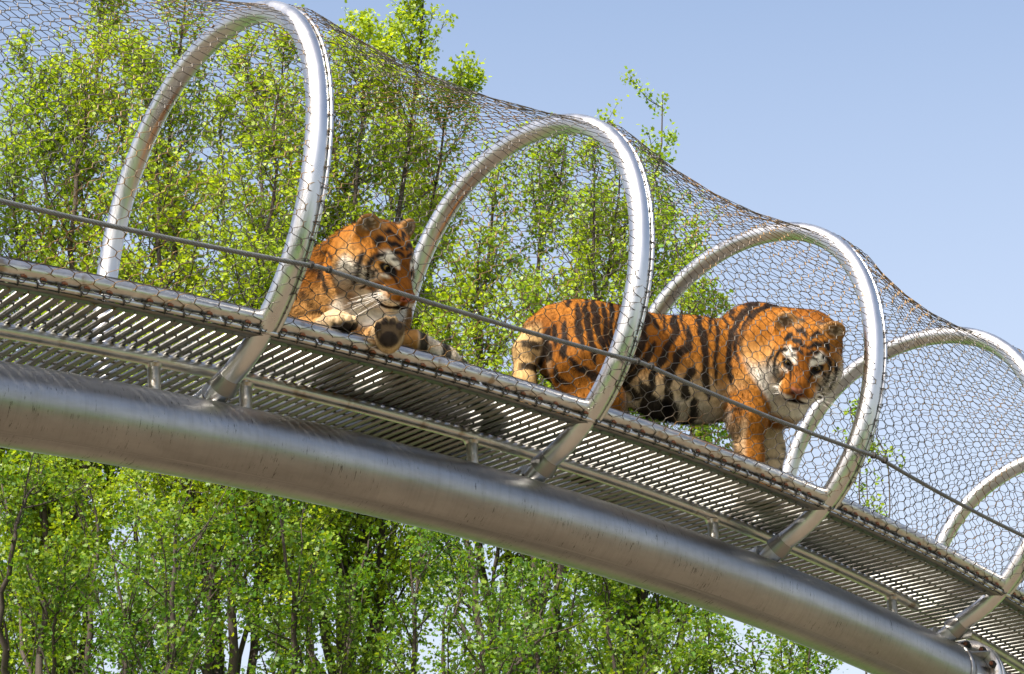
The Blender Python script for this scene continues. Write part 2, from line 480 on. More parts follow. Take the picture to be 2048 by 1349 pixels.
# ------------------------------------------------------------------ woven hexagonal net
def net():
    th = np.linspace(math.pi + .86, -.86, 600)
    n, u = hoop_nu(th, .046)
    # end on the edge rods
    ds = np.concatenate([[0], np.cumsum(np.hypot(np.diff(n), np.diff(u)))])
    Ltot = ds[-1]
    PT, PRW = .078, .036
    rows = int(Ltot / PRW)
    def sect(s, t):
        """s arc position from the near edge, t along -> world"""
        s = np.clip(s, 0, Ltot)
        tt = np.interp(s, ds, th)
        e = np.minimum(s, Ltot - s)
        wgt = np.clip((e - .32) / .75, 0, 1); wgt = wgt * wgt * (3 - 2 * wgt)
        wl = np.clip(e / .22, 0, 1)
        off = .046 - .092 * wgt * sagf(t - .058 + .058) + .004 * np.sin(s * 23 + t * 17)
        off = off - .03 * (1 - wl) 
        nn, uu = hoop_nu(tt, 0.0)
        v = np.stack([nn / .75 ** 2, (uu - .6416) / .8549 ** 2], -1); v /= np.linalg.norm(v, axis=-1)[..., None]
        nn = nn + v[..., 0] * off; uu = uu + v[..., 1] * off
        return fr(t, nn, uu, LEAN) - _dirs(t)[0] * (LEAN * UR + .0)[..., None] if False else fr(t, nn, uu, LEAN)
    c0, c1 = int(-3.3 / PT), int(5.4 / PT)
    R, C = np.meshgrid(np.arange(rows + 1), np.arange(c0, c1), indexing='ij')
    S = R * PRW + RNG.normal(0, .0030, R.shape) + .006 * np.sin(C * .31 + R * .2)
    Tt = (C + .5 * (R % 2)) * PT + RNG.normal(0, .0045, R.shape) + .008 * np.sin(R * .23 + 1.3) + .006 * np.sin(R * .11 + C * .19)
    S[0] = R[0] * 0; S[-1] = Ltot
    dl = .0058
    def edges(sa, ta, sb, tb, rad, shape):
        """polyline sets -> triangular tubes"""
        k = len(shape)
        pts = np.stack([sect(sa + (sb - sa) * f[0], ta + (tb - ta) * f[1]) for f in shape], 1)   # m,k,3
        tan = np.gradient(pts, axis=1); tan /= np.linalg.norm(tan, axis=2)[..., None] + 1e-9
        ref = np.array([0.21, -.63, .75]); a = np.cross(tan, ref); a /= np.linalg.norm(a, axis=2)[..., None] + 1e-9
        b = np.cross(tan, a)
        an = np.arange(3) * 2 * np.pi / 3
        V = pts[:, :, None] + rad * (np.cos(an)[:, None] * a[:, :, None] + np.sin(an)[:, None] * b[:, :, None])
        m = len(pts)
        i = np.arange(m)[:, None, None] * k * 3; j = np.arange(k - 1)[None, :, None] * 3; q = np.arange(3)[None, None]
        q2 = (q + 1) % 3
        F = np.stack([i + j + q, i + j + q2, i + j + 3 + q2, i + j + 3 + q], -1).reshape(-1, 4)
        return V.reshape(-1, 3), F
    mb = MB()
    sl = [(0, 0), (.22, .10), (.5, .5), (.78, .90), (1, 1)]
    for sgn in (-1, 1):
        A_s, A_t = S[:-1] + dl, Tt[:-1]
        ev = (R[:-1] % 2 == 0)
        # neighbours in the next row: even row c -> c (right, +.5) and c-1 (left)
        if sgn > 0: idx = np.where(ev, 0, 1)
        else: idx = np.where(ev, -1, 0)
        cc = np.arange(S.shape[1])[None] + idx
        ok = (cc >= 0) & (cc < S.shape[1]); cc = np.clip(cc, 0, S.shape[1] - 1)
        rr = np.arange(1, S.shape[0])[:, None] + 0 * cc
        B_s, B_t = S[rr, cc] - dl, Tt[rr, cc]
        V, F = edges(A_s[ok], A_t[ok], B_s[ok], B_t[ok], .00165, sl)
        mb.add(V, F)
    V, F = edges((S - dl).ravel(), Tt.ravel(), (S + dl).ravel(), Tt.ravel(), 0.0028, [(-.15, 0), (1.15, 0)])
    mb.add(V, F)
    o = part(mb, 'net', M['wire'])
    o['label'] = 'brown stainless wire hexagonal netting stretched over the hoops'
    o['kind'] = 'stuff'
    # lacing of the net edge on the edge rods
    for s in (0, 1):
        mb = MB(); mr = MB()
        for c in range(S.shape[1]):
            tq = Tt[0 if s == 0 else -1, c] + LEAN * UR
            sg = 1 if s == 0 else -1
            cn, cu = sg * (RN - .006), -.013
            for dt_ in (0,):
                q = np.linspace(0, 2 * np.pi, 8, endpoint=False)
                Q = fr(tq + dt_ + np.linspace(-.004, .010, 8), cn + .0135 * np.cos(q), cu + .0150 * np.sin(q))
                tube(mb, Q, .0023, 5, closed=True)
            L_ = fr(tq + np.array([.0, .012, .024, .035]), cn - sg * .012, np.array([-.004, -.022, -.018, .0]))
            tube(mb, L_, .0019, 5)
            if RNG.random() < .8:
                c3 = fr(np.array([tq + .014, tq + .024, tq + .036]), cn - sg * .012, np.array([.004, .008, .003]))
                tube(mr, c3, [.003, .0062, .003], 6)
        part(mb, 'edge_lacing', M['dark'])['kind'] = 'stuff'; part(mr, 'crimp_sleeves', M['rust'])['kind'] = 'stuff'
net()
# supporting columns beyond the picture
for tq in (TA + .25, TB - .3):
    c = fr(np.array([tq]), PN, PU)[0]
    mb = MB(); tube(mb, [[c[0], c[1], 0], [c[0], c[1], .02], [c[0], c[1], .021], [c[0], c[1], c[2] - .05]], [.3, .3, .15, .15], 24)
    part(mb, 'support_column', M['pipe'])
print('walkway', round(time.time() - T0, 1))
# ------------------------------------------------------------------ tigers: smooth-blended body volumes meshed in one continuous skin
def v3(*a): return np.array(a, float)

class Prim:
    def __init__(s, f, c, rad, k, sub=False): s.f = f; s.c = np.asarray(c, float); s.rad = rad; s.k = k; s.sub = sub
def cone(a, b, ra, rb, k=.05):
    a = np.asarray(a, float); b = np.asarray(b, float); ab = b - a; L2 = ab @ ab
    def f(P):
        t = np.clip((P - a) @ ab / L2, 0, 1)
        d = P - a - t[:, None] * ab
        return np.sqrt((d * d).sum(1)) - (ra + (rb - ra) * t)
    return Prim(f, (a + b) / 2, math.sqrt(L2) / 2 + max(ra, rb), k)
def ell(c, r, R=None, k=.06, sub=False):
    c = np.asarray(c, float); r = np.asarray(r, float); R = np.eye(3) if R is None else np.asarray(R, float)   # rows: axes
    def f(P):
        q = (P - c) @ R.T
        k0 = np.sqrt(((q / r) ** 2).sum(1)); k1 = np.sqrt(((q / r ** 2) ** 2).sum(1)) + 1e-9
        return k0 * (k0 - 1) / k1
    return Prim(f, c, r.max(), k, sub)
def chain(pts, rs, k=.05): return [cone(pts[i], pts[i + 1], rs[i], rs[i + 1], k) for i in range(len(pts) - 1)]
def field(prims, P):
    d = np.full(len(P), 1.0)
    for p in prims:
        m = np.abs(P - p.c).max(1) < p.rad + .12
        if not m.any(): continue
        e = p.f(P[m]); a = d[m]
        if p.sub:
            h = np.clip(.5 - .5 * (a + e) / p.k, 0, 1); d[m] = a + (-e - a) * h + p.k * h * (1 - h)
        else:
            h = np.clip(.5 + .5 * (a - e) / p.k, 0, 1); d[m] = a + (e - a) * h - p.k * h * (1 - h)
    return d

def surface(prims, lo, hi, hs):
    """sparse sampling + surface nets -> verts, quads"""
    cs = hs * 4
    n = np.ceil((np.asarray(hi) - lo) / cs).astype(int)
    lo = np.asarray(lo, float)
    ax = [lo[i] + (np.arange(n[i]) + .5) * cs for i in range(3)]
    G = np.stack(np.meshgrid(*ax, indexing='ij'), -1).reshape(-1, 3)
    d = field(prims, G).reshape(n)
    N = n * 4
    D = np.repeat(np.repeat(np.repeat(np.where(d < 0, -1., 1.).astype(np.float32), 4, 0), 4, 1), 4, 2)
    act = np.argwhere(np.abs(d) < cs * 2.0)
    o = np.stack(np.meshgrid(*[np.arange(4)] * 3, indexing='ij'), -1).reshape(-1, 3)
    I = (act[:, None] * 4 + o[None]).reshape(-1, 3)
    for s in range(0, len(I), 400000):
        J = I[s:s + 400000]
        D[J[:, 0], J[:, 1], J[:, 2]] = field(prims, lo + (J + .5) * hs)
    S = D < 0
    c = S[:-1, :-1, :-1].astype(np.int8)
    cnt = np.zeros_like(c)
    for dx in (0, 1):
        for dy in (0, 1):
            for dz in (0, 1):
                cnt += S[dx:dx + c.shape[0], dy:dy + c.shape[1], dz:dz + c.shape[2]]
    cells = np.argwhere((cnt > 0) & (cnt < 8))
    idx = np.full(c.shape, -1, np.int32); idx[tuple(cells.T)] = np.arange(len(cells))
    acc = np.zeros((len(cells), 3)); num = np.zeros(len(cells))
    cor = np.stack(np.meshgrid([0, 1], [0, 1], [0, 1], indexing='ij'), -1).reshape(-1, 3)
    for a in range(8):
        for b in range(a + 1, 8):
            if np.abs(cor[a] - cor[b]).sum() != 1: continue
            da = D[tuple((cells + cor[a]).T)]; db = D[tuple((cells + cor[b]).T)]
            m = (da < 0) != (db < 0)
            t = np.where(m, da / np.where(m, da - db, 1), 0)
            acc += np.where(m[:, None], cor[a] + t[:, None] * (cor[b] - cor[a]), 0); num += m
    V = lo + (cells + .5 + acc / num[:, None]) * hs
    F = []
    for axis in range(3):
        sl0 = [slice(1, -1)] * 3; sl0[axis] = slice(0, -1)
        sl1 = [slice(1, -1)] * 3; sl1[axis] = slice(1, None)
        s0 = S[tuple(sl0)]; s1 = S[tuple(sl1)]
        e = np.argwhere(s0 != s1); e1 = e + 1; e1[:, axis] -= 1
        u, w = [(1, 2), (2, 0), (0, 1)][axis]
        U = np.zeros(3, int); W = np.zeros(3, int); U[u] = 1; W[w] = 1
        q = np.stack([idx[tuple((e1 - U - W).T)], idx[tuple((e1 - W).T)], idx[tuple(e1.T)], idx[tuple((e1 - U).T)]], 1)
        ins = S[tuple(e1.T)]
        q[~ins] = q[~ins][:, ::-1]
        F.append(q)
    F = np.concatenate(F); F = F[(F >= 0).all(1)]
    return V, F

def vnormals(V, F):
    n = np.cross(V[F[:, 2]] - V[F[:, 0]], V[F[:, 3]] - V[F[:, 1]])
    N = np.zeros_like(V)
    for k in range(4): np.add.at(N, F[:, k], n)
    return N / (np.linalg.norm(N, axis=1)[:, None] + 1e-12)
def relax(V, F, it, w=.5):
    for _ in range(it):
        A = np.zeros_like(V); c = np.zeros(len(V))
        for k in range(4):
            np.add.at(A, F[:, k], V[F[:, (k + 1) % 4]]); np.add.at(c, F[:, k], 1)
        V = V * (1 - w) + w * A / c[:, None]
    return V

# ---- value noise for colour
_perm = np.random.default_rng(3).random((32, 32, 32))
def vnoise(P):
    P = np.asarray(P); i = np.floor(P).astype(int); f = P - i; f = f * f * (3 - 2 * f); r = 0
    for dx in (0, 1):
        for dy in (0, 1):
            for dz in (0, 1):
                w = (f[:, 0] if dx else 1 - f[:, 0]) * (f[:, 1] if dy else 1 - f[:, 1]) * (f[:, 2] if dz else 1 - f[:, 2])
                r = r + w * _perm[(i[:, 0] + dx) % 32, (i[:, 1] + dy) % 32, (i[:, 2] + dz) % 32]
    return r
def stroke(Q, pts, w, soft=.0022, pointed=True):
    """coverage 0..1 of a tapered brush stroke through 2D points"""
    pts = np.asarray(pts, float)
    L = np.concatenate([[0], np.cumsum(np.linalg.norm(np.diff(pts, axis=0), axis=1))]); L /= L[-1]
    best = np.full(len(Q), 9.)
    lo, hi = pts.min(0) - w * 2 - .01, pts.max(0) + w * 2 + .01
    m = ((Q > lo) & (Q < hi)).all(1)
    if not m.any(): return np.zeros(len(Q))
    q = Q[m]; b = np.full(len(q), 9.)
    for i in range(len(pts) - 1):
        a, ab = pts[i], pts[i + 1] - pts[i]
        t = np.clip((q - a) @ ab / (ab @ ab), 0, 1)
        s = L[i] + (L[i + 1] - L[i]) * t
        prof = np.clip(np.minimum(s, 1 - s) * 5 + .28, 0, 1) ** .8 if pointed else 1.0
        b = np.minimum(b, np.linalg.norm(q - a - t[:, None] * ab, axis=1) - w * .5 * prof)
    best[m] = b
    return np.clip(.5 - best / (2 * soft), 0, 1)
def ov(C, col, a): return C * (1 - a[:, None]) + np.asarray(col)[None] * a[:, None]
def sst(x, a, b): t = np.clip((x - a) / (b - a), 0, 1); return t * t * (3 - 2 * t)
ORANGE, DEEP, TAN, CREAM, WHITE, BLACK = (.250, .093, .013), (.170, .056, .007), (.33, .170, .052), (.52, .395, .245), (.72, .67, .58), (.010, .008, .007)

# ---- the head, in its own frame: x sideways, y to the nose, z up
HS = 1.07
ell0, cone0 = ell, cone
def head_prims(o, X, Y, Z, ruff=1.0):
    B = np.stack([X, Y, Z])
    def w(*p): return o + HS * np.asarray(p, float) @ B
    def ell(c, r, R, k, sub=False): return ell0(c, np.asarray(r) * HS, R, k, sub)
    def cone(a, b, ra, rb, k=.05): return cone0(a, b, ra * HS, rb * HS, k)
    L = [ell(w(0, -.015, .035), (.118, .135, .108), B, .05), ell(w(0, .055, .040), (.082, .085, .066), B, .04)]
    for s in (-1, 1):
        L += [ell(w(s * .078, .015, -.035), (.072, .088, .082), B, .04),
              ell(w(s * .102, -.030, -.060), (.052 * ruff, .056, .088 * ruff), B, .04),
              ell(w(s * .052, .090, .052), (.030, .024, .019), B, .02),
              ell(w(s * .058, .100, -.012), (.032, .040, .030), B, .03)]
    L += [cone(w(0, .075, .030), w(0, .185, -.034), .054, .043, .04)]
    for s in (-1, 1): L += [ell(w(s * .034, .172, -.066), (.045, .054, .041), B, .022)]
    L += [ell(w(0, .218, -.036), (.030, .020, .019), B, .012),
          cone(w(0, .02, -.10), w(0, .145, -.104), .072, .036, .04), ell(w(0, .160, -.118), (.040, .040, .026), B, .025)]
    for s in (-1, 1):
        L += [ell(w(s * .060, .134, .024), (.0165, .020, .0115), B, .010, sub=True)]
    # mouth line and nostril notch
    for s in (-1, 1):
        L += [Prim(cone(w(0, .222, -.094), w(s * .066, .120, -.100), .0045, .006).f, w(s * .03, .17, -.1), .09, .010, sub=True)]
    L += [Prim(cone(w(0, .236, -.052), w(0, .228, -.088), .003, .003).f, w(0, .23, -.07), .03, .007, sub=True)]
    return L
def ear_prims(o, X, Y, Z, tilt=(0, 0)):
    B = np.stack([X, Y, Z]); L = []
    def ell(c, r, R, k, sub=False): return ell0(c, np.asarray(r) * HS, R, k, sub)
    for s, tl in ((-1, tilt[0]), (1, tilt[1])):
        c = o + HS * np.array([s * .096, -.030, .120]) @ B
        zx = np.array([s * .42, -.10 + tl, .90]); zx /= np.linalg.norm(zx); yx = np.array([s * .25, 1, .1]); yx -= zx * (yx @ zx); yx /= np.linalg.norm(yx); xx = np.cross(yx, zx)
        R = np.stack([xx @ B, yx @ B, zx @ B])
        L += [ell(c, (.050, .022, .050), R, .045), ell(c + HS * (.021 * R[1] + .012 * R[2]), (.036, .009, .034), R, .018, sub=True)]
    return L
EYE = (.059, .1095, .024)
# face markings: (points in x,z of the head's front view, width); mirrored
FACE_BLACK = [([(.018, .062), (.035, .070), (.055, .064)], .011), ([(.004, .080), (.028, .090), (.056, .084)], .012), ([(.006, .100), (.030, .112), (.062, .103)], .013),
    ([(.004, .122), (.030, .134), (.055, .126)], .011), ([(.064, .112), (.082, .098), (.092, .080)], .012), ([(.070, .075), (.088, .058), (.096, .040)], .010),
    ([(.0, .066), (.010, .052), (.016, .040)], .007),
    ([(.098, .050), (.112, .015), (.108, -.030), (.094, -.062)], .013), ([(.122, .036), (.137, -.005), (.132, -.055), (.114, -.095)], .012),
    ([(.080, -.050), (.092, -.075), (.082, -.102)], .010), ([(.104, -.112), (.090, -.136)], .010),
    ([(.084, .014), (.098, -.010), (.088, -.036)], .008)]
FACE_WHITE = [([(.032, .046), (.056, .070), (.084, .048)], .034), ([(.056, -.002), (.076, -.006)], .014)]
def face_color(P, o, X, Y, Z, C, leather=(.24, .095, .060)):
    q = (P - o) @ np.stack([X, Y, Z]).T / HS
    ax, y, z = np.abs(q[:, 0]), q[:, 1], q[:, 2]
    jit = (vnoise(P * 60) - .5) * .006
    Q = np.stack([ax + jit, z + (vnoise(P * 60 + 7) - .5) * .006], 1)
    inh = sst(y, -.085, -.04) * sst(np.linalg.norm(q, axis=1), .28, .245)          # belongs to the head
    C0 = C.copy()
    base = np.tile(ORANGE, (len(P), 1))
    base = ov(base, DEEP, sst(ax, .065, .02) * sst(y, .06, .12) * .9)       # bridge of the nose
    base = ov(base, TAN, sst(ax, .05, .09) * sst(z, .06, .0))
    base = ov(base, WHITE, sst(ax, .062, .098) * sst(z, .012, -.03) * sst(y, -.04, .005) * .9)                  # cheeks
    base = ov(base, WHITE, sst(z, -.056, -.074) * sst(y, .09, .14) * sst(ax, .008, .03))    # whisker pads
    base = ov(base, WHITE, sst(z, -.088, -.104) * sst(y, .0, .06))                          # chin and jaw
    front = sst(y, -.03, .02)
    for p, w in FACE_WHITE: base = ov(base, WHITE, stroke(Q, p, w, .006) * front * sst(z, -.02, .0))
    for p, w in FACE_BLACK: base = ov(base, BLACK, stroke(Q, p, w, .003) * sst(y, -.10, -.05) * sst(y, .16, .12))
    # rows of whisker spots
    for zr in (-.062, -.074, -.085):
        a = np.clip(1 - np.abs(z - zr) / .0035, 0, 1) * (np.sin(y * 420) > .35) * sst(y, .13, .15) * sst(ax, .03, .045); base = ov(base, BLACK, a * .8)
    # eye rims, nose leather, mouth
    de = np.sqrt((ax - EYE[0]) ** 2 + ((z - EYE[2]) * 1.35) ** 2)
    base = ov(base, BLACK, sst(de, .030, .022) * sst(y, .05, .09))
    base = ov(base, BLACK, stroke(Q, [(.052, .020), (.040, .006), (.034, -.012)], .009, .003) * sst(y, .05, .09))
    nose = sst(y, .205, .216) * sst(z, -.062, -.052) * sst(z, -.018, -.026) * sst(ax, .029 , .023); base = ov(base, leather, nose)
    base = ov(base, (.05, .02, .015), sst(np.hypot(ax - .016, z + .046), .009, .005) * sst(y, .20, .21))
    mouth = sst(np.abs(z + .098 + .018 * sst(ax, .02, .07) - .004), .019, .009) * sst(y, .085, .11) * sst(ax, .085, .06); base = ov(base, (.012, .008, .008), mouth)
    return ov(C0, (0, 0, 0), inh) + base * inh[:, None], q, inh
def ear_color(P, o, X, Y, Z, C):
    q = (P - o) @ np.stack([X, Y, Z]).T / HS
    for s in (-1, 1):
        v = q - np.array([s * .096, -.030, .120])
        zx = np.array([s * .42, -.10, .90]); zx /= np.linalg.norm(zx)
        h = v @ zx; inb = sst(h, -.022, .0) * sst(np.linalg.norm(v, axis=1), .085, .07)
        yx = np.array([s * .25, 1, .1]); yx /= np.linalg.norm(yx)
        frontf = sst(v @ yx, -.006, .008)
        rr = np.sqrt((v @ np.cross(yx, zx)) ** 2 + (h - .010) ** 2) + .010 * (vnoise(P * 90) - .5)
        inn = sst(rr, .036, .012)
        fc = np.array([.27, .135, .045]) * (1 - inn[:, None]) + np.array([.12, .085, .055]) * inn[:, None]
        fc = ov(fc, (.40, .32, .23), sst(rr, .034, .024) * sst(rr, .008, .018) * sst(vnoise(P * 120), .45, .65))
        bc = np.array([[.05, .038, .028]])
        col = fc * frontf[:, None] + bc * (1 - frontf[:, None])
        C = C * (1 - inb[:, None]) + col * inb[:, None]
    return C

# ---- materials
def fur_mat(name, strands):
    m, nt, b = mat(name); L = nt.links.new
    a = nt.nodes.new('ShaderNodeAttribute'); a.attribute_name = 'fur_colour'
    hs = nt.nodes.new('ShaderNodeHueSaturation')
    L(a.outputs['Color'], hs.inputs['Color'])
    L(hs.outputs['Color'], b.inputs['Base Color'])
    b.inputs['Roughness'].default_value = .62; b.inputs['Specular IOR Level'].default_value = .06
    if strands:
        n = nt.nodes.new('ShaderNodeAttribute'); n.attribute_name = 'fur_normal'
        vt = nt.nodes.new('ShaderNodeVectorTransform'); vt.vector_type = 'NORMAL'; vt.convert_from = 'OBJECT'; vt.convert_to = 'WORLD'
        L(n.outputs['Vector'], vt.inputs['Vector']); L(vt.outputs['Vector'], b.inputs['Normal'])
    return m
M['skin'] = fur_mat('tiger_coat', False); M['fur'] = fur_mat('tiger_fur', True)
def plain(name, c, rough=.5, **kw):
    m, nt, b = mat(name); b.inputs['Base Color'].default_value = (*c, 1); b.inputs['Roughness'].default_value = rough
    for k, v in kw.items(): b.inputs[k].default_value = v
    return m
def eye_mat():
    m, nt, b = mat('tiger_eye'); L = nt.links.new
    tc = nt.nodes.new('ShaderNodeTexCoord'); sx = nt.nodes.new('ShaderNodeSeparateXYZ'); L(tc.outputs['Object'], sx.inputs[0])
    r = nt.nodes.new('ShaderNodeMapRange'); r.inputs['From Min'].default_value = .0; r.inputs['From Max'].default_value = .0165; L(sx.outputs['Y'], r.inputs['Value'])
    rp = ramp(nt, [(.0, (.02, .015, .01)), (.62, (.03, .02, .012)), (.66, (.20, .12, .03)), (.86, (.26, .17, .05)), (.89, (.004, .004, .004))]); L(r.outputs['Result'], rp.inputs['Fac'])
    L(rp.outputs['Color'], b.inputs['Base Color']); b.inputs['Roughness'].default_value = .06
    return m
M['eye'] = eye_mat(); M['whisker'] = plain('whisker_hair', (.75, .72, .66), .4)

def fur_strands(V, F, N, C, flow, length, count, rng):
    """thin blades growing out of the skin; colour follows the skin"""
    a = V[F[:, 0]]; b = V[F[:, 1]]; c = V[F[:, 2]]; d = V[F[:, 3]]
    area = np.linalg.norm(np.cross(c - a, d - b), axis=1)
    fi = rng.choice(len(F), count, p=area / area.sum())
    u, w = rng.random((2, count, 1))
    def mixf(A): A = A[F[fi]]; return (A[:, 0] * (1 - u) + A[:, 1] * u) * (1 - w) + (A[:, 3] * (1 - u) + A[:, 2] * u) * w
    P, n, col, fl = mixf(V), mixf(N), mixf(C), mixf(flow)
    ln = mixf(length[:, None])[:, 0] * rng.uniform(.65, 1.25, count)
    n /= np.linalg.norm(n, axis=1)[:, None]
    fl = fl - n * (fl * n).sum(1)[:, None]; fl /= np.linalg.norm(fl, axis=1)[:, None] + 1e-9
    dr = fl * .9 + n * rng.uniform(.25, .85, (count, 1)) + rng.normal(0, .22, (count, 3)); dr /= np.linalg.norm(dr, axis=1)[:, None]
    side = np.cross(dr, n) + rng.normal(0, .3, (count, 3)); side /= np.linalg.norm(side, axis=1)[:, None]
    wd = rng.uniform(.0007, .0013, (count, 1))
    root = P - n * .002
    tip = root + dr * ln[:, None]; tip[:, 2] -= ln * .12
    Vs = np.stack([root - side * wd, root + side * wd, tip], 1).reshape(-1, 3)
    Fs = np.arange(count * 3).reshape(-1, 3)
    clump = .85 + .3 * vnoise(P * 70)[:, None]
    col = np.clip(col * rng.uniform(.7, 1.3, (count, 1)) * clump, 0, 1)
    n = n + rng.normal(0, .16, (count, 3)) + .8 * (np.stack([vnoise(P * 48 + k) for k in (0, 11, 23)], 1) - .5); n /= np.linalg.norm(n, axis=1)[:, None]
    return Vs, Fs, np.repeat(col, 3, 0), np.repeat(n, 3, 0)

def set_col(me, C, name='fur_colour'):
    a = me.attributes.new(name, 'FLOAT_COLOR', 'POINT')
    a.data.foreach_set('color', np.concatenate([C, np.ones((len(C), 1))], 1).astype(np.float32).ravel())

def add_obj(name, me, m, parent=None):
    me.materials.append(m); o = bpy.data.objects.new(name, me); COL.objects.link(o)
    if parent: o.parent = parent
    return o

def make_tiger(prims, lo, hi, color, flow, flen, hd, Mw, label, hs=.0062, nfur=230000, seed=5):
    """Mw: 4x4 frame of the animal; everything is built in that frame"""
    V, F = surface(prims, lo, hi, hs)
    V = relax(V, F, 2, .35)
    N = vnormals(V, F)
    C = np.clip(color(V, N), 0, 1)
    FL = flow(V, N); fu = FL / (np.linalg.norm(FL, axis=1)[:, None] + 1e-9)
    FL3 = fu - N * (fu * N).sum(1)[:, None]
    def streak(P, fq, fa, sd):
        a = (P * fu).sum(1)[:, None] * fu
        return vnoise((P - a) * fq + a * fa + sd)
    sk = .5 * streak(V, 75, 16, 3) + .3 * streak(V, 130, 30, 8) + .2 * streak(V, 34, 9, 5)
    C = np.clip(C * (.52 + .96 * sk)[:, None], 0, 1)
    me = mesh_np('tiger', V, F, True); set_col(me, C)
    t = add_obj('tiger', me, M['skin']); t.matrix_world = Mw
    tag(t, label, 'tiger', 'tigers inside the mesh tunnel')
    rng = np.random.default_rng(seed)
    Vs, Fs, Cs, Ns = fur_strands(V, F, N, C, FL, flen(V, N), nfur, rng)
    mf = mesh_np('fur', Vs, Fs); set_col(mf, Cs)
    a = mf.attributes.new('fur_normal', 'FLOAT_VECTOR', 'POINT'); a.data.foreach_set('vector', Ns.astype(np.float32).ravel())
    f = add_obj('fur', mf, M['fur'], t); f['kind'] = 'stuff'
    o, X, Y, Z = hd
    for s in (-1, 1):
        mb = MB(); n = 24
        th, ph = np.meshgrid(np.linspace(0, math.pi, 13), np.linspace(0, 2 * math.pi, n, endpoint=False), indexing='ij')
        Vv = .0165 * np.stack([np.sin(th) * np.cos(ph), np.cos(th), np.sin(th) * np.sin(ph)], -1).reshape(-1, 3)
        i = np.arange(12)[:, None] * n; j = np.arange(n)[None]; j2 = (j + 1) % n
        mb.add(Vv, np.stack([i + j, i + n + j, i + n + j2, i + j2], -1).reshape(-1, 4))
        e = mb.build('eye', M['eye'], t)
        c = o + HS * (s * EYE[0] * X + EYE[1] * Y + EYE[2] * Z)
        e.matrix_local = Matrix([[X[r], Y[r], Z[r], c[r]] for r in range(3)] + [[0, 0, 0, 1]])
        for k in range(13):
            mb = MB(); a0 = rng.uniform(-.25, .75); zz = (-.062, -.074, -.085)[k % 3]
            p0 = np.array([s * rng.uniform(.055, .072), rng.uniform(.15, .19), zz]); dr = np.array([s * rng.uniform(.8, 1.0), rng.uniform(-.35, .25), rng.uniform(-.45, .05)]); dr /= np.linalg.norm(dr)
            ln = rng.uniform(.09, .15); q = np.linspace(0, 1, 6)[:, None]
            W = p0 + dr * ln * q + np.array([0, -.02, -.035]) * q ** 2
            W = o + HS * W @ np.stack([X, Y, Z])
            tube(mb, W, np.linspace(.0011, .0004, 6), 4); mb.build('whisker', M['whisker'], t)
    return t

def unit(v): v = np.asarray(v, float); return v / np.linalg.norm(v)
def paw(c, fw, up, r=1.0, k=.02):
    """four toes and a pad round centre c"""
    fw = unit(fw); up = unit(np.asarray(up, float) - fw * (np.dot(up, fw))); sd = np.cross(fw, up); B = np.stack([fw, sd, up]); c = np.asarray(c, float)
    L = [ell(c, (.070 * r, .060 * r, .042 * r), B, .03)]
    for s, f_ in ((-1.5, .040), (-.52, .062), (.52, .062), (1.5, .040)):
        L += [ell(c + B[0] * f_ * r + B[1] * s * .031 * r - B[2] * .006, (.034 * r, .0185 * r, .028 * r), B, .009)]
    return L

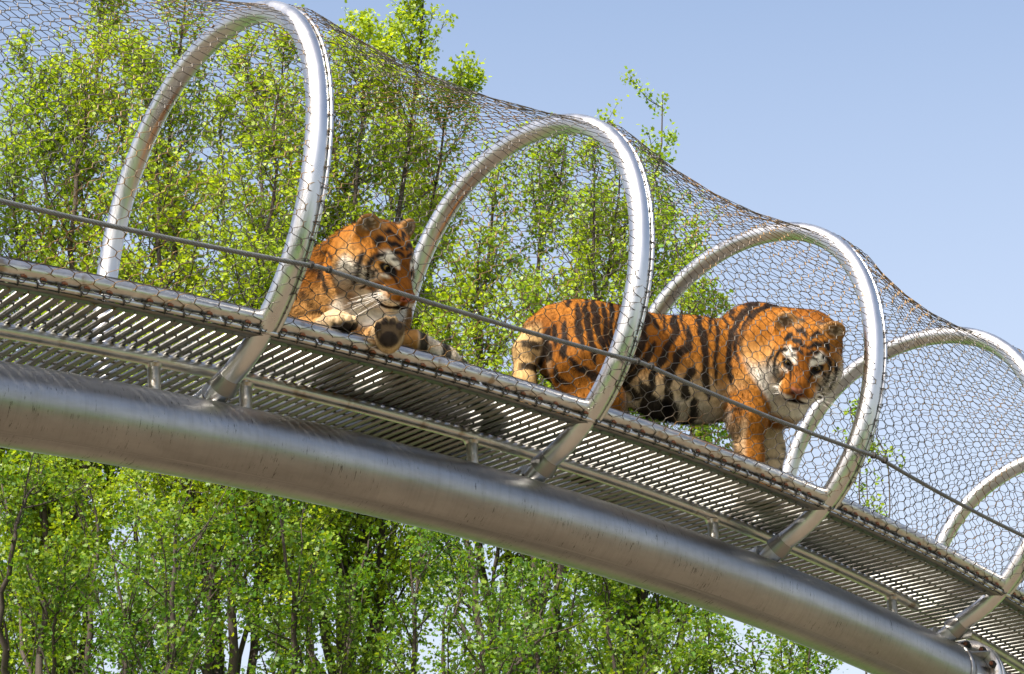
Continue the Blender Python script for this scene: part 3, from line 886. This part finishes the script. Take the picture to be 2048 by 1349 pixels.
# coat stripes of the flank as tapered strokes in the side view (x along the spine, z up), metres
STRIPES = [
    ([(-0.198, 0.66), (-0.179, 0.614), (-0.189, 0.573)], 0.0092),
    ([(-0.15, 0.68), (-0.163, 0.608), (-0.157, 0.518)], 0.0115),
    ([(-0.082, 0.699), (-0.09, 0.634), (-0.106, 0.569), (-0.109, 0.502)], 0.0115),
    ([(-0.126, 0.693), (-0.132, 0.621), (-0.135, 0.565)], 0.0084),
    ([(-0.016, 0.756), (-0.031, 0.685), (-0.041, 0.601), (-0.033, 0.533)], 0.013),
    ([(0.014, 0.742), (-0.001, 0.647), (0.009, 0.553), (0.024, 0.483)], 0.0145),
    ([(0.06, 0.784), (0.045, 0.697), (0.054, 0.614), (0.062, 0.53)], 0.0176),
    ([(0.104, 0.782), (0.096, 0.687), (0.086, 0.618), (0.1, 0.557)], 0.0145),
    ([(0.145, 0.789), (0.131, 0.719), (0.118, 0.647), (0.131, 0.569)], 0.013),
    ([(0.181, 0.785), (0.161, 0.696), (0.166, 0.621), (0.152, 0.549)], 0.013),
    ([(-0.036, 0.462), (0.022, 0.417), (0.063, 0.391)], 0.0168),
    ([(-0.099, 0.518), (-0.043, 0.461), (-0.015, 0.438)], 0.0107),
    ([(-0.141, 0.478), (-0.115, 0.428), (-0.068, 0.402)], 0.0099),
    ([(0.065, 0.474), (0.063, 0.427), (0.091, 0.399)], 0.0122),
    ([(0.108, 0.514), (0.101, 0.451), (0.122, 0.402)], 0.0138),
    ([(0.299, 0.77), (0.276, 0.67), (0.246, 0.584), (0.219, 0.513)], 0.0183),
    ([(0.327, 0.66), (0.287, 0.566), (0.244, 0.509), (0.207, 0.462)], 0.0199),
    ([(0.441, 0.79), (0.41, 0.69), (0.375, 0.617), (0.347, 0.566), (0.332, 0.505), (0.33, 0.429)], 0.0191),
    ([(0.484, 0.701), (0.476, 0.648), (0.423, 0.607), (0.397, 0.549), (0.4, 0.513), (0.387, 0.455)], 0.0199),
    ([(0.283, 0.481), (0.316, 0.422), (0.355, 0.401), (0.407, 0.392), (0.479, 0.366)], 0.029),
    ([(0.407, 0.464), (0.404, 0.418), (0.436, 0.386)], 0.0214),
    ([(0.492, 0.573), (0.48, 0.522), (0.466, 0.471), (0.477, 0.429)], 0.0229),
    ([(0.546, 0.71), (0.549, 0.624), (0.545, 0.545), (0.562, 0.475), (0.584, 0.43)], 0.0191),
    ([(0.512, 0.436), (0.527, 0.394), (0.573, 0.366)], 0.0229),
    ([(0.62, 0.785), (0.606, 0.692), (0.589, 0.59), (0.609, 0.501)], 0.0107),
    ([(0.84, 0.941), (0.762, 0.873), (0.682, 0.76), (0.66, 0.657), (0.653, 0.582), (0.678, 0.495)], 0.0145),
    ([(0.886, 0.937), (0.8, 0.867), (0.739, 0.78), (0.713, 0.699), (0.718, 0.615), (0.754, 0.556), (0.795, 0.501), (0.842, 0.431)], 0.0153),
    ([(0.97, 0.941), (0.894, 0.923), (0.838, 0.892)], 0.0107),
    ([(0.697, 0.733), (0.682, 0.643), (0.691, 0.587)], 0.0084),
    ([(0.328, 0.775), (0.335, 0.712)], 0.0107),
    ([(0.377, 0.773), (0.355, 0.703)], 0.0099),
    ([(0.423, 0.782), (0.403, 0.734)], 0.0092),
    ([(0.472, 0.783), (0.465, 0.716)], 0.0092),
    ([(0.547, 0.786), (0.525, 0.707)], 0.0092),
    ([(0.588, 0.786), (0.568, 0.723)], 0.0092),
    ([(0.224, 0.478), (0.264, 0.436), (0.281, 0.418)], 0.0122),
    ([(0.333, 0.534), (0.328, 0.476)], 0.0153),
    ([(0.659, 0.379), (0.703, 0.369)], 0.0107),
]
# ---------------- tiger standing
def tiger_standing():
    O = np.array([0.24147, 11.28813, 5.19854 - .012]); T = np.array([.94895, .31390, -.03093]); N = np.array([-.31446, .94915, -.01509]); U = np.array([.02462, .02404, .99941])
    Mw = Matrix([[T[i], N[i], U[i], O[i]] for i in range(3)] + [[0, 0, 0, 1]])
    Y = unit([-.36, -.53, -.77]); H = unit(np.array([0, 0, 1]) - Y * Y[2]); X = np.cross(Y, H); X = -np.cross(H, Y) if X[0] < 0 else X
    X = np.cross(H, Y); X = X if X[0] > 0 else -X
    r = math.radians(19); H, X = H * math.cos(r) + X * math.sin(r), X * math.cos(r) - H * math.sin(r)
    o = np.array([.951, -.30, .593]) - .105 * Y - .028 * H
    P = [ell((.02, 0, .655), (.20, .165, .195)), ell((.26, 0, .668), (.30, .156, .186)), ell((.57, 0, .632), (.30, .182, .232)), ell((.82, 0, .66), (.20, .18, .27)),
         ell((.88, 0, .85), (.15, .085, .105)), ell((.47, 0, .520), (.29, .130, .140)), ell((.10, 0, .78), (.18, .09, .08)),
         cone((.90, -.01, .77), (1.05, -.125, .755), .180, .155, .06), ell((.98, -.02, .58), (.12, .15, .18)), cone((1.0, -.08, .70), (1.03, -.17, .60), .15, .12, .06),
         ell((.79, -.130, .62), (.115, .080, .22), k=.035), ell((.88, .125, .62), (.13, .085, .22), k=.035), ell((.83, -.06, .85), (.07, .05, .08), k=.04),
         ell((.0, -.122, .55), (.150, .080, .215), k=.035), ell((.12, .115, .53), (.155, .085, .215), k=.035)]
    P += chain([(.785, -.135, .55), (.748, -.15, .36), (.760, -.145, .18), (.768, -.145, .055)], [.108, .076, .051, .048])
    P += chain([(.90, .13, .54), (.955, .125, .34), (.965, .115, .17), (.972, .115, .055)], [.108, .070, .050, .048])
    P += chain([(.00, -.13, .52), (.085, -.145, .36), (-.085, -.14, .225), (-.070, -.14, .06)], [.130, .092, .052, .042])
    P += chain([(.12, .13, .52), (.215, .145, .36), (.055, .14, .225), (.075, .14, .06)], [.130, .092, .052, .042])
    for c in ((.800, -.145, .044), (1.004, .115, .044), (-.040, -.14, .044), (.105, .14, .044)): P += paw(c, (1, 0, 0), (0, 0, 1))
    P += head_prims(o, X, Y, H) + ear_prims(o, X, Y, H, (.0, .0))
    P += chain([(-.10, 0, .755), (-.160, 0, .70), (-.210, 0, .60), (-.214, 0, .46), (-.195, -.01, .31), (-.13, -.02, .19), (-.04, -.02, .13)], [.066, .056, .050, .048, .046, .042, .032], .03)
    STR = []
    for p, w in STRIPES:
        a, b = np.array(p[0]), np.array(p[1])
        if a[1] > .70: p = [tuple(a + unit(a - b) * .055)] + list(p)
        STR.append((p, w))
    r2 = np.random.default_rng(4)
    for k in range(15):
        x0 = -.02 + k * .058 + r2.normal(0, .012); d_ = r2.uniform(.08, .20)
        STR.append(([(x0 + .012, .93), (x0, .93 - d_ * .5), (x0 - .022, .93 - d_)], r2.uniform(.006, .010)))
    def color(V, Nn):
        x, y, z = V.T
        wob = np.stack([vnoise(V * 14) - .5, vnoise(V * 14 + 9) - .5], 1) * .026 + np.stack([vnoise(V * 45) - .5, vnoise(V * 45 + 4) - .5], 1) * .010
        Q = np.stack([x, z], 1) + wob
        C = np.tile(ORANGE, (len(V), 1)); C = ov(C, DEEP, sst(vnoise(V * 6), .45, .8) * .8)
        C = ov(C, TAN, sst(z + .05 * (vnoise(V * 9) - .5), .62, .50) * sst(x, .12, .3) * sst(x, .80, .70) * .85)
        C = ov(C, CREAM, sst(z + .06 * (vnoise(V * 9) - .5), .54, .45) * sst(x, .16, .28) * sst(x, .74, .66))
        C = ov(C, WHITE, sst(z + .05 * (vnoise(V * 9) - .5), .45, .38) * sst(x, .14, .24) * sst(x, .70, .64) * .8)
        C = ov(C, ORANGE, sst(y, -.06, -.09) * sst(x, .648, .675) * sst(z, .52, .45) * sst(x, .90, .86))
        C = ov(C, CREAM, sst(x, .93, 1.02) * sst(z, .66, .58) * sst(y, -.2, -.1) * .9)                 # breast
        inner = sst(Nn[:, 1] * np.sign(y), -.05, -.45) * sst(z, .5, .42); C = ov(C, CREAM, inner)
        C = ov(C, CREAM, sst(z, .36, .30) * sst(x, .728, .712) * sst(x, .60, .64) * .55)                       # back of the foreleg
        C = ov(C, CREAM, sst(x, .86, .90) * sst(z, .5, .4) * sst(y, .02, .06))                          # far foreleg
        C = ov(C, CREAM, sst(x, -.135, -.165) * sst(z, .66, .58) * sst(x, -.19, -.17) * .8)
        tail = sst(x, -.150, -.172) * sst(z, .74, .66) + sst(z, .36, .30) * sst(x, .0, -.06) * sst(np.abs(y + .01), .07, .05); tail = np.clip(tail, 0, 1)
        C = ov(C, (.52, .34, .15), tail * .9)
        s = z + .25 * np.abs(x + .21)
        band = np.clip((np.sin(z * 62 + 1.0 + .9 * vnoise(V * 12)) - .35) * 4, 0, 1) * sst(x, -.262, -.235)
        C = ov(C, BLACK, tail * band * .93)
        for p, w in STR: C = ov(C, BLACK, stroke(Q, p, w * (2.1 if p[0][0] < .18 else 1.75), .0028) * (1 - tail) * .96)
        for zz, x0 in ((.32, .0), (.27, .01), (.40, .0), (.22, 0)):
            C = ov(C, BLACK, np.clip(1 - np.abs(z - zz - .15 * (x - .93) - .02 * (vnoise(V * 20) - .5)) / .011, 0, 1) * sst(x, .90, .93) * sst(y, .04, .07))
        C, q, inh = face_color(V, o, X, Y, H, C)
        return ear_color(V, o, X, Y, H, C)
    def flow(V, Nn):
        f = np.tile([-.40, 0, -.85], (len(V), 1)).astype(float)
        f[V[:, 2] < .42] = [-.15, 0, -1]
        q = (V - o) @ np.stack([X, Y, H]).T / HS
        h = (q[:, 1] > -.13) & (np.abs(q[:, 0]) < .2)
        hv = np.stack([q[:, 0] * 3, -np.ones(len(q)) * .5, (q[:, 2] - .0) * 2], 1) @ np.stack([X, Y, H]); f[h] = hv[h]
        return f
    def flen(V, Nn):
        L = np.full(len(V), .013)
        L = np.where((V[:, 2] < .42) & (V[:, 0] > .2) & (V[:, 0] < .7), .026, L)
        q = (V - o) @ np.stack([X, Y, H]).T / HS
        L = np.where((q[:, 1] > -.1) & (np.linalg.norm(q, axis=1) < .26), .008, L)
        L = np.where((q[:, 1] > -.1) & (np.abs(q[:, 0]) > .085) & (q[:, 2] < .0) & (np.linalg.norm(q, axis=1) < .26), .018, L)
        L = np.where((q[:, 1] > .10) & (np.abs(q[:, 0]) < .08), .006, L)
        return L
    return make_tiger(P, (-.31, -.52, -.02), (1.30, .26, 1.02), color, flow, flen, (o, X, Y, H), Mw,
                      'standing tiger seen side on with its head lowered and turned outward')

# ---------------- tiger lying with its paws over the rail
def tiger_lying():
    global HS
    HS = 1.0
    O = np.array([-.83336, 10.16243, 5.22270 - .012]); Mw = Matrix.Translation(O)
    Y = unit([.56, -.42, -.72]); H = unit(np.array([0, 0, 1]) - Y * Y[2]); X = np.cross(H, Y); X = X if X[0] > 0 else -X
    r = math.radians(14); X, H = X * math.cos(r) + H * math.sin(r), H * math.cos(r) - X * math.sin(r)
    o = np.array([.441, -.35, .273]) - .23 * Y + .04 * H
    P = [ell((.19, .0, .30), (.19, .20, .27)), ell((.115, .06, .41), (.125, .15, .20)), ell((.31, .06, .38), (.13, .15, .20)), ell((.25, .32, .27), (.20, .32, .24)), ell((.38, .60, .23), (.22, .25, .22)),
         cone((.17, .05, .50), (.27, -.10, .53), .165, .15, .06), cone((.2, -.02, .36), (.30, -.14, .40), .17, .13, .06),
         ell((.5, .45, .14), (.17, .2, .13)), ell((.2, .62, .14), (.14, .2, .13))]
    P += chain([(.075, .02, .37), (.070, -.12, .17)], [.105, .085]) + chain([(.065, -.13, .150), (.115, -.38, .112), (.175, -.47, .118)], [.082, .060, .056], .035)
    P += chain([(.32, -.02, .33), (.345, -.2, .15), (.368, -.38, .115), (.376, -.45, .105)], [.10, .076, .055, .052], .035)
    P += paw((.188, -.495, .122), (.35, -.85, -.18), (-.1, 0, 1), 1.0)
    # the other paw shows its sole: toes up, pads to the viewer
    P += paw((.378, -.480, .066), (.10, -.30, .95), (0, 1, .30), .86)
    P += chain([(.50, .62, .16), (.70, .45, .07), (.745, .20, .045), (.67, .02, .075), (.57, -.11, .115), (.46, -.215, .150)], [.055, .046, .040, .044, .048, .045], .03)
    P += head_prims(o, X, Y, H, 1.08) + ear_prims(o, X, Y, H)
    def color(V, Nn):
        x, y, z = V.T
        wob = (vnoise(V * 14) - .5) * .03 + (vnoise(V * 45) - .5) * .012
        C = np.tile(ORANGE, (len(V), 1)); C = ov(C, DEEP, sst(vnoise(V * 6), .45, .8) * .8)
        C = ov(C, TAN, sst(z, .46, .34) * sst(y, .20, .05) * .9)                     # chest and arms
        C = ov(C, TAN, sst(x, .14, .19) * sst(y, .02, -.06) * sst(z, .62, .5) * .8)
        C = ov(C, CREAM, sst(x, .15, .2) * sst(x, .42, .36) * sst(y, -.05, -.14) * sst(z, .36, .27) * .45)
        C = ov(C, TAN, sst(z, .26, .20) * .7 * sst(y, .1, .0))
        pl = sst(np.linalg.norm(V - np.array([.19, -.50, .12]), axis=1), .12, .08); C = ov(C, CREAM, pl * .75)
        Q = np.stack([y, z], 1) + wob[:, None]
        # stripes wrap shoulder and upper arm
        Qf = np.stack([x, z], 1) + wob[:, None] * np.array([1, .6])
        for p, w in (([(.05, .53), (.09, .47), (.12, .41), (.135, .345)], .020), ([(.02, .42), (.05, .36), (.09, .30), (.12, .255)], .014), ([(.0, .31), (.04, .29), (.10, .285), (.13, .27)], .012),
                     ([(.09, .58), (.13, .545), (.16, .49)], .014), ([(.0, .50), (.03, .455)], .013), ([(.03, .24), (.07, .225), (.12, .22)], .011), ([(.30, .29), (.34, .25), (.36, .20)], .013)):
            C = ov(C, BLACK, stroke(Qf, p, w, .004) * sst(y, .12, .05) * .93)
        for k in range(7):
            yy = .12 + k * .11
            C = ov(C, BLACK, stroke(Q, [(yy, .62), (yy + .03, .4), (yy + .0, .15)], .028, .004))
        # tail
        tail = sst(x + .25 * y, .41, .43) * sst(z, .215, .20) * sst(y, -.32, -.28) * sst(x, .42, .44)
        C = ov(C, WHITE, tail * .9); C = ov(C, (.5, .36, .2), tail * sst(vnoise(V * 22), .5, .7) * .5)
        s = x * .72 + y * .70
        C = ov(C, BLACK, tail * np.clip((np.sin(s * 58 + 2.2 + 1.2 * vnoise(V * 12)) - .25) * 4, 0, 1) * .93)
        # sole: dark pads
        v = V - np.array([.378, -.480, .066]); f = sst(v[:, 1], -.008, -.022)
        near = sst(np.linalg.norm(v, axis=1), .16, .12)
        C = ov(C, (.50, .36, .20), near * .8)
        v = v / .86
        pad = sst(np.hypot(v[:, 0] * 1.0, (v[:, 2] + .022) * 1.2), .046, .036)
        for a, b in ((-.046, .036), (-.017, .056), (.017, .056), (.046, .036)): pad = np.maximum(pad, sst(np.hypot((v[:, 0] - a) * 1.25, v[:, 2] - b), .022, .015))
        low = sst(v[:, 2] + .03 * (vnoise(V * 40) - .5), .078, .048)
        C = ov(C, (.055, .038, .026), near * f * low * .9); C = ov(C, (.022, .017, .016), near * f * pad * (.75 + .25 * vnoise(V * 60)))
        # underside of the resting paw
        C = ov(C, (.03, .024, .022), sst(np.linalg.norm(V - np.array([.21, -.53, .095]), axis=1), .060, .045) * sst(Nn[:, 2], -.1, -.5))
        C, q, inh = face_color(V, o, X, Y, H, C, (.46, .17, .13))
        return ear_color(V, o, X, Y, H, C)
    def flow(V, Nn):
        f = np.tile([-.1, .35, -.9], (len(V), 1)).astype(float)
        q = (V - o) @ np.stack([X, Y, H]).T / HS
        h = (q[:, 1] > -.13) & (np.linalg.norm(q, axis=1) < .27)
        hv = np.stack([q[:, 0] * 3, -np.ones(len(q)) * .5, (q[:, 2] - .0) * 2], 1) @ np.stack([X, Y, H]); f[h] = hv[h]
        return f
    def flen(V, Nn):
        q = (V - o) @ np.stack([X, Y, H]).T / HS; r_ = np.linalg.norm(q, axis=1)
        L = np.full(len(V), .015)
        L = np.where((V[:, 1] < .0) & (V[:, 2] > .3), .028, L)
        L = np.where(r_ < .26, .008, L)
        L = np.where((np.abs(q[:, 0]) > .085) & (q[:, 2] < .0) & (r_ < .27) & (q[:, 1] > -.12), .019, L)
        L = np.where((q[:, 1] > .10) & (np.abs(q[:, 0]) < .08), .006, L)
        return np.where(V[:, 1] < -.40, .008, L)
    return make_tiger(P, (-.10, -.62, -.02), (.86, .92, .78), color, flow, flen, (o, X, Y, H), Mw,
                      'tiger lying down with forepaws hanging over the deck rail, looking down', seed=9)
tiger_standing(); print('t2', round(time.time()-T0,1)); tiger_lying(); print('t1', round(time.time()-T0,1))
# ------------------------------------------------------------------ trees
def leaf_mat():
    m, nt, b = mat('spring_leaf'); L = nt.links.new
    a = nt.nodes.new('ShaderNodeAttribute'); a.attribute_name = 'leaf_tint'
    b.inputs['Roughness'].default_value = .42; b.inputs['Specular IOR Level'].default_value = .35
    L(a.outputs['Color'], b.inputs['Base Color'])
    tr = nt.nodes.new('ShaderNodeBsdfTranslucent')
    g = nt.nodes.new('ShaderNodeMixRGB'); g.blend_type = 'MULTIPLY'; g.inputs['Fac'].default_value = 1; g.inputs['Color2'].default_value = (1.25, 1.15, .35, 1)
    L(a.outputs['Color'], g.inputs['Color1']); L(g.outputs['Color'], tr.inputs['Color'])
    mx = nt.nodes.new('ShaderNodeMixShader'); mx.inputs['Fac'].default_value = .5
    out = nt.nodes['Material Output']
    L(b.outputs['BSDF'], mx.inputs[1]); L(tr.outputs['BSDF'], mx.inputs[2]); L(mx.outputs['Shader'], out.inputs['Surface'])
    return m
M['leaf'] = leaf_mat()
M['bark'] = metal('tree_bark', (.026, .019, .014), (.060, .045, .034), (.8, .95), (9, 9, 2.5), metallic=0, bump=.6)
LEAF = np.array([(0, 0, 0), (.40, .20, .03), (.26, .44, .0), (.44, .80, .05), (.12, .72, -.02), (0, 1.06, -.05), (-.12, .72, -.02), (-.44, .80, .05), (-.26, .44, 0), (-.40, .20, .03)])

def make_tree(base, crotch, limbs, label, seed, leafy=1.45, reach=1.0, tint=0.0, bare=.6, wood_r=.052, dim=1.0):
    """limbs: (tip xyz, start fraction up the trunk)"""
    rng = np.random.default_rng(seed)
    base = np.array(base, float); top = np.array(crotch, float)
    root = empty('maple_tree', base); tag(root, label, 'tree', 'spring trees behind the walkway')
    wood = MB()
    def wob(n, a): w = np.cumsum(rng.normal(0, a, (n, 3)), 0); return w - np.linspace(0, 1, n)[:, None] * w[-1]
    q = np.linspace(0, 1, 9)[:, None]
    trunk = base + (top - base) * q + wob(9, .05)
    tube(wood, trunk - base, np.linspace(.20, .12, 9), 10)
    to = wood.build('trunk', M['bark'], root)
    LP, LD = [], []
    lw = MB()
    for tip, f in limbs:
        tip = np.array(tip, float)
        s = trunk[int(round(f * 8))]
        mid = s * .5 + tip * .5; mid[:2] += (tip[:2] - s[:2]) * .22 + rng.normal(0, .35, 2)
        n = 18; t = np.linspace(0, 1, n)[:, None]
        C = s * (1 - t) ** 2 + 2 * mid * t * (1 - t) + tip * t * t + wob(n, .038)
        Ln = np.linalg.norm(tip - s)
        lmb = MB(); tube(lmb, C - base, wood_r * (1 - t[:, 0]) ** .8 * min(1, Ln / 6) + .006, 7, caps=False)
        limb = lmb.build('limb', M['bark'], root)
        twg = MB()
        for i in range(int(n * bare), n):
            for _ in range(3): LP.append(C[i] + rng.normal(0, .09, 3)); LD.append(unit(C[i] - C[i - 1] + rng.normal(0, .5, 3)))
        nb = int(Ln * 4.8 * leafy)
        for k in range(nb):
            u = rng.uniform(.2, 1.0) ** .8; i = min(int(u * (n - 1)), n - 2)
            p = C[i] + (C[i + 1] - C[i]) * (u * (n - 1) - i); d = unit(C[i + 1] - C[i])
            side = unit(np.cross(d, rng.normal(0, 1, 3)))
            ang = math.radians(rng.uniform(28, 60)); bd = unit(d * math.cos(ang) + side * math.sin(ang) + np.array([0, 0, .12]))
            L_ = reach * (.30 + 1.15 * (1 - u) ** .7) * rng.uniform(.55, 1.2)
            m = 6; v = np.linspace(0, 1, m)[:, None]
            B = p + bd * L_ * v + np.array([0, 0, .18]) * L_ * v ** 2 + wob(m, .012) * 1.5
            tube(twg, B - base, np.linspace(.012 * (1.3 - u) + .003, .003, m), 4, caps=False)
            for j in range(int(3 + L_ * 9)):
                w_ = rng.uniform(.15, 1.0); a = min(int(w_ * (m - 1)), m - 2)
                pt = B[a] + (B[a + 1] - B[a]) * (w_ * (m - 1) - a)
                td = unit(bd * .7 + rng.normal(0, .7, 3) + np.array([0, 0, .35])); tl = rng.uniform(.06, .24)
                e = pt + td * tl
                tube(twg, np.stack([pt, pt + td * tl * .5 + rng.normal(0, .008, 3), e]) - base, [.0035, .0028, .002], 3, caps=False)
                LP.append(e); LD.append(td)
                if tl > .15: LP.append(pt + td * tl * .55); LD.append(unit(td + rng.normal(0, .6, 3)))
            LP.append(B[-1]); LD.append(bd)
        twg.build('twig_spray', M['bark'], limb)['kind'] = 'stuff'
    LP = np.array(LP); LD = np.array(LD)
    per = 10
    P = np.repeat(LP, per, 0); D = np.repeat(LD, per, 0)
    n = len(P)
    ax = D * .55 + rng.normal(0, .75, (n, 3)); ax[:, 2] -= .18; ax /= np.linalg.norm(ax, axis=1)[:, None]
    nr = np.array([-.15, -.25, .8]) + rng.normal(0, .55, (n, 3)); nr -= ax * (nr * ax).sum(1)[:, None]; nr /= np.linalg.norm(nr, axis=1)[:, None]
    sd = np.cross(ax, nr)
    sz = rng.uniform(.032, .070, n) * (np.linalg.norm(base) / 29) * rng.choice([1, 1, .75], n)
    P = P + ax * (sz * .15)[:, None] + rng.normal(0, .045, (n, 3))
    V = P[:, None] + sz[:, None, None] * (LEAF[None, :, :1] * sd[:, None] * .95 + LEAF[None, :, 1:2] * ax[:, None] + LEAF[None, :, 2:] * nr[:, None])
    k = len(LEAF)
    me = mesh_np('crown', (V - base).reshape(-1, 3), np.arange(n * k).reshape(n, k))
    young = np.clip(rng.normal(.50 + tint, .22, n) + .35 * (np.repeat(vnoise(LP * .9), per) - .5) * 1.6, 0, 1)[:, None]
    col = np.array([.085, .20, .018]) * (1 - young) + np.array([.33, .42, .026]) * young
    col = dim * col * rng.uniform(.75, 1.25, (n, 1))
    set_col(me, np.repeat(col, k, 0), 'leaf_tint')
    co = add_obj('crown', me, M['leaf'], root)
    return n
def px_at(px, py, Y):
    """where a line of sight meets the vertical plane y = Y (used to lay the trees out in plan)"""
    u, v = (px - 1024) / 5592.9, -(py - 674.5) / 5592.9; c, s = math.cos(PITCH), math.sin(PITCH)
    x, up = u * math.cos(ROLL) + v * math.sin(ROLL), -u * math.sin(ROLL) + v * math.cos(ROLL)
    d = np.array([x, c - up * s, s + up * c]); return np.array([0, 0, CAM_Z]) + d * (Y / d[1])
nl = 0
def plant(trunk_px, Y, tips, label, seed, fork=1480, **kw):
    rng = np.random.default_rng(seed + 100)
    b = px_at(trunk_px, 1349, Y); c = px_at(trunk_px + rng.uniform(-30, 30), fork, Y)
    limbs = []
    for (x, y) in tips:
        p = px_at(x, y, Y + rng.uniform(-1.6, 1.6)); limbs.append((p, rng.choice([.75, .875, 1.0])))
    return make_tree((b[0], Y, 0), c, limbs, label, seed, **kw)
nl += plant(120, 29.0, [(20, 240), (60, 130), (150, 150), (215, -90), (250, 120), (-120, 200), (330, 330), (110, 520), (-30, 560), (230, 760), (40, 950)], 'leafy tree whose thin spire crosses the tallest hoop at the low end', 21, tint=.26)
nl += plant(420, 27.5, [(300, 140), (372, -60), (480, 90), (440, 260), (560, 170), (350, 480), (520, 520), (300, 900), (470, 860), (600, 980)], 'spring tree with a spire inside the large hoop beside the lying tiger', 22, tint=.22)
nl += plant(660, 30.0, [(570, 70), (655, 120), (720, 60), (770, 100), (848, -20), (815, 230), (910, 160), (880, 420), (700, 480), (780, 820), (640, 760)], 'spring tree with one lone shoot standing clear of the netting', 23, tint=.2)
nl += plant(1010, 28.0, [(1005, 275), (1080, 300), (1130, 290), (1190, 310), (960, 480), (1240, 330), (1040, 560), (1150, 560), (900, 640), (1000, 900), (1110, 820)], 'open crowned tree framed by the hoop between the two tigers', 24, leafy=1.0, tint=.08)
nl += plant(1230, 31.0, [(1325, 200), (1250, 420), (1350, 470), (1385, 520), (1180, 640), (1290, 640), (1310, 960), (1400, 1000)], 'slender tree with a forked shoot above the standing tiger', 25, leafy=.95, tint=.08)
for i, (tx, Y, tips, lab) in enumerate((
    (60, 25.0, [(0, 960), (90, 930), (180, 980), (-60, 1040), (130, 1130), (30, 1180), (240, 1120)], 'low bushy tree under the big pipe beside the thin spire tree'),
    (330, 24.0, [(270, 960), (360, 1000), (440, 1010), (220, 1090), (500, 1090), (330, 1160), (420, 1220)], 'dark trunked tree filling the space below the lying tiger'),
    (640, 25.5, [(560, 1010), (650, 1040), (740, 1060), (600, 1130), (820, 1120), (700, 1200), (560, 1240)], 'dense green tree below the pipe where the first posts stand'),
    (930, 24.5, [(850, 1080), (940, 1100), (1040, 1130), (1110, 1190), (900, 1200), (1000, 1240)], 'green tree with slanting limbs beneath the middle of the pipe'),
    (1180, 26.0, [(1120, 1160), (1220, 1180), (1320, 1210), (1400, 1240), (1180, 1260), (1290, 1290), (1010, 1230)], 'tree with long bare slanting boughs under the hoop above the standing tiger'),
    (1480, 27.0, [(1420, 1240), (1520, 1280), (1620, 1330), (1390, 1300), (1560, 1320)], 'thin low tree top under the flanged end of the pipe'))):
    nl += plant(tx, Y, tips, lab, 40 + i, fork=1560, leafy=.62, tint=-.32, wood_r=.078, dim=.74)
nl += plant(1660, 30.0, [(1700, 815), (1742, 835), (1733, 955)], 'sparse thin tree whose tips show beside the standing tiger', 60, leafy=.05, reach=.5, bare=.88, wood_r=.010)
print('leaves', nl, round(time.time() - T0, 1))

# a wood behind the visitors, seen only as the green band mirrored in the steel
def treeline():
    rng = np.random.default_rng(77); n = 9000
    c = rng.uniform(-34, 34, n); h = 7.5 + 2.2 * np.sin(c * .31) + 1.5 * np.sin(c * .83 + 1)
    P = np.stack([c, -24 + rng.normal(0, 1.3, n), h * rng.random(n) ** .8], 1)
    ax = rng.normal(0, 1, (n, 3)); ax /= np.linalg.norm(ax, axis=1)[:, None]; nr = np.cross(ax, rng.normal(0, 1, (n, 3))); nr /= np.linalg.norm(nr, axis=1)[:, None]
    sd = np.cross(ax, nr); sz = rng.uniform(.5, 1.0, n)
    V = P[:, None] + sz[:, None, None] * (LEAF[None, :, :1] * sd[:, None] + LEAF[None, :, 1:2] * ax[:, None] + LEAF[None, :, 2:] * nr[:, None])
    k = len(LEAF); me = mesh_np('treeline', V.reshape(-1, 3), np.arange(n * k).reshape(n, k))
    col = np.array([.06, .13, .015]) + rng.random((n, 1)) * np.array([.09, .12, .01]); set_col(me, np.repeat(col, k, 0), 'leaf_tint')
    o = add_obj('treeline', me, M['leaf']); tag(o, 'green wood beyond the visitors lawn mirrored in the pipe', 'wood', kind='stuff')
treeline()
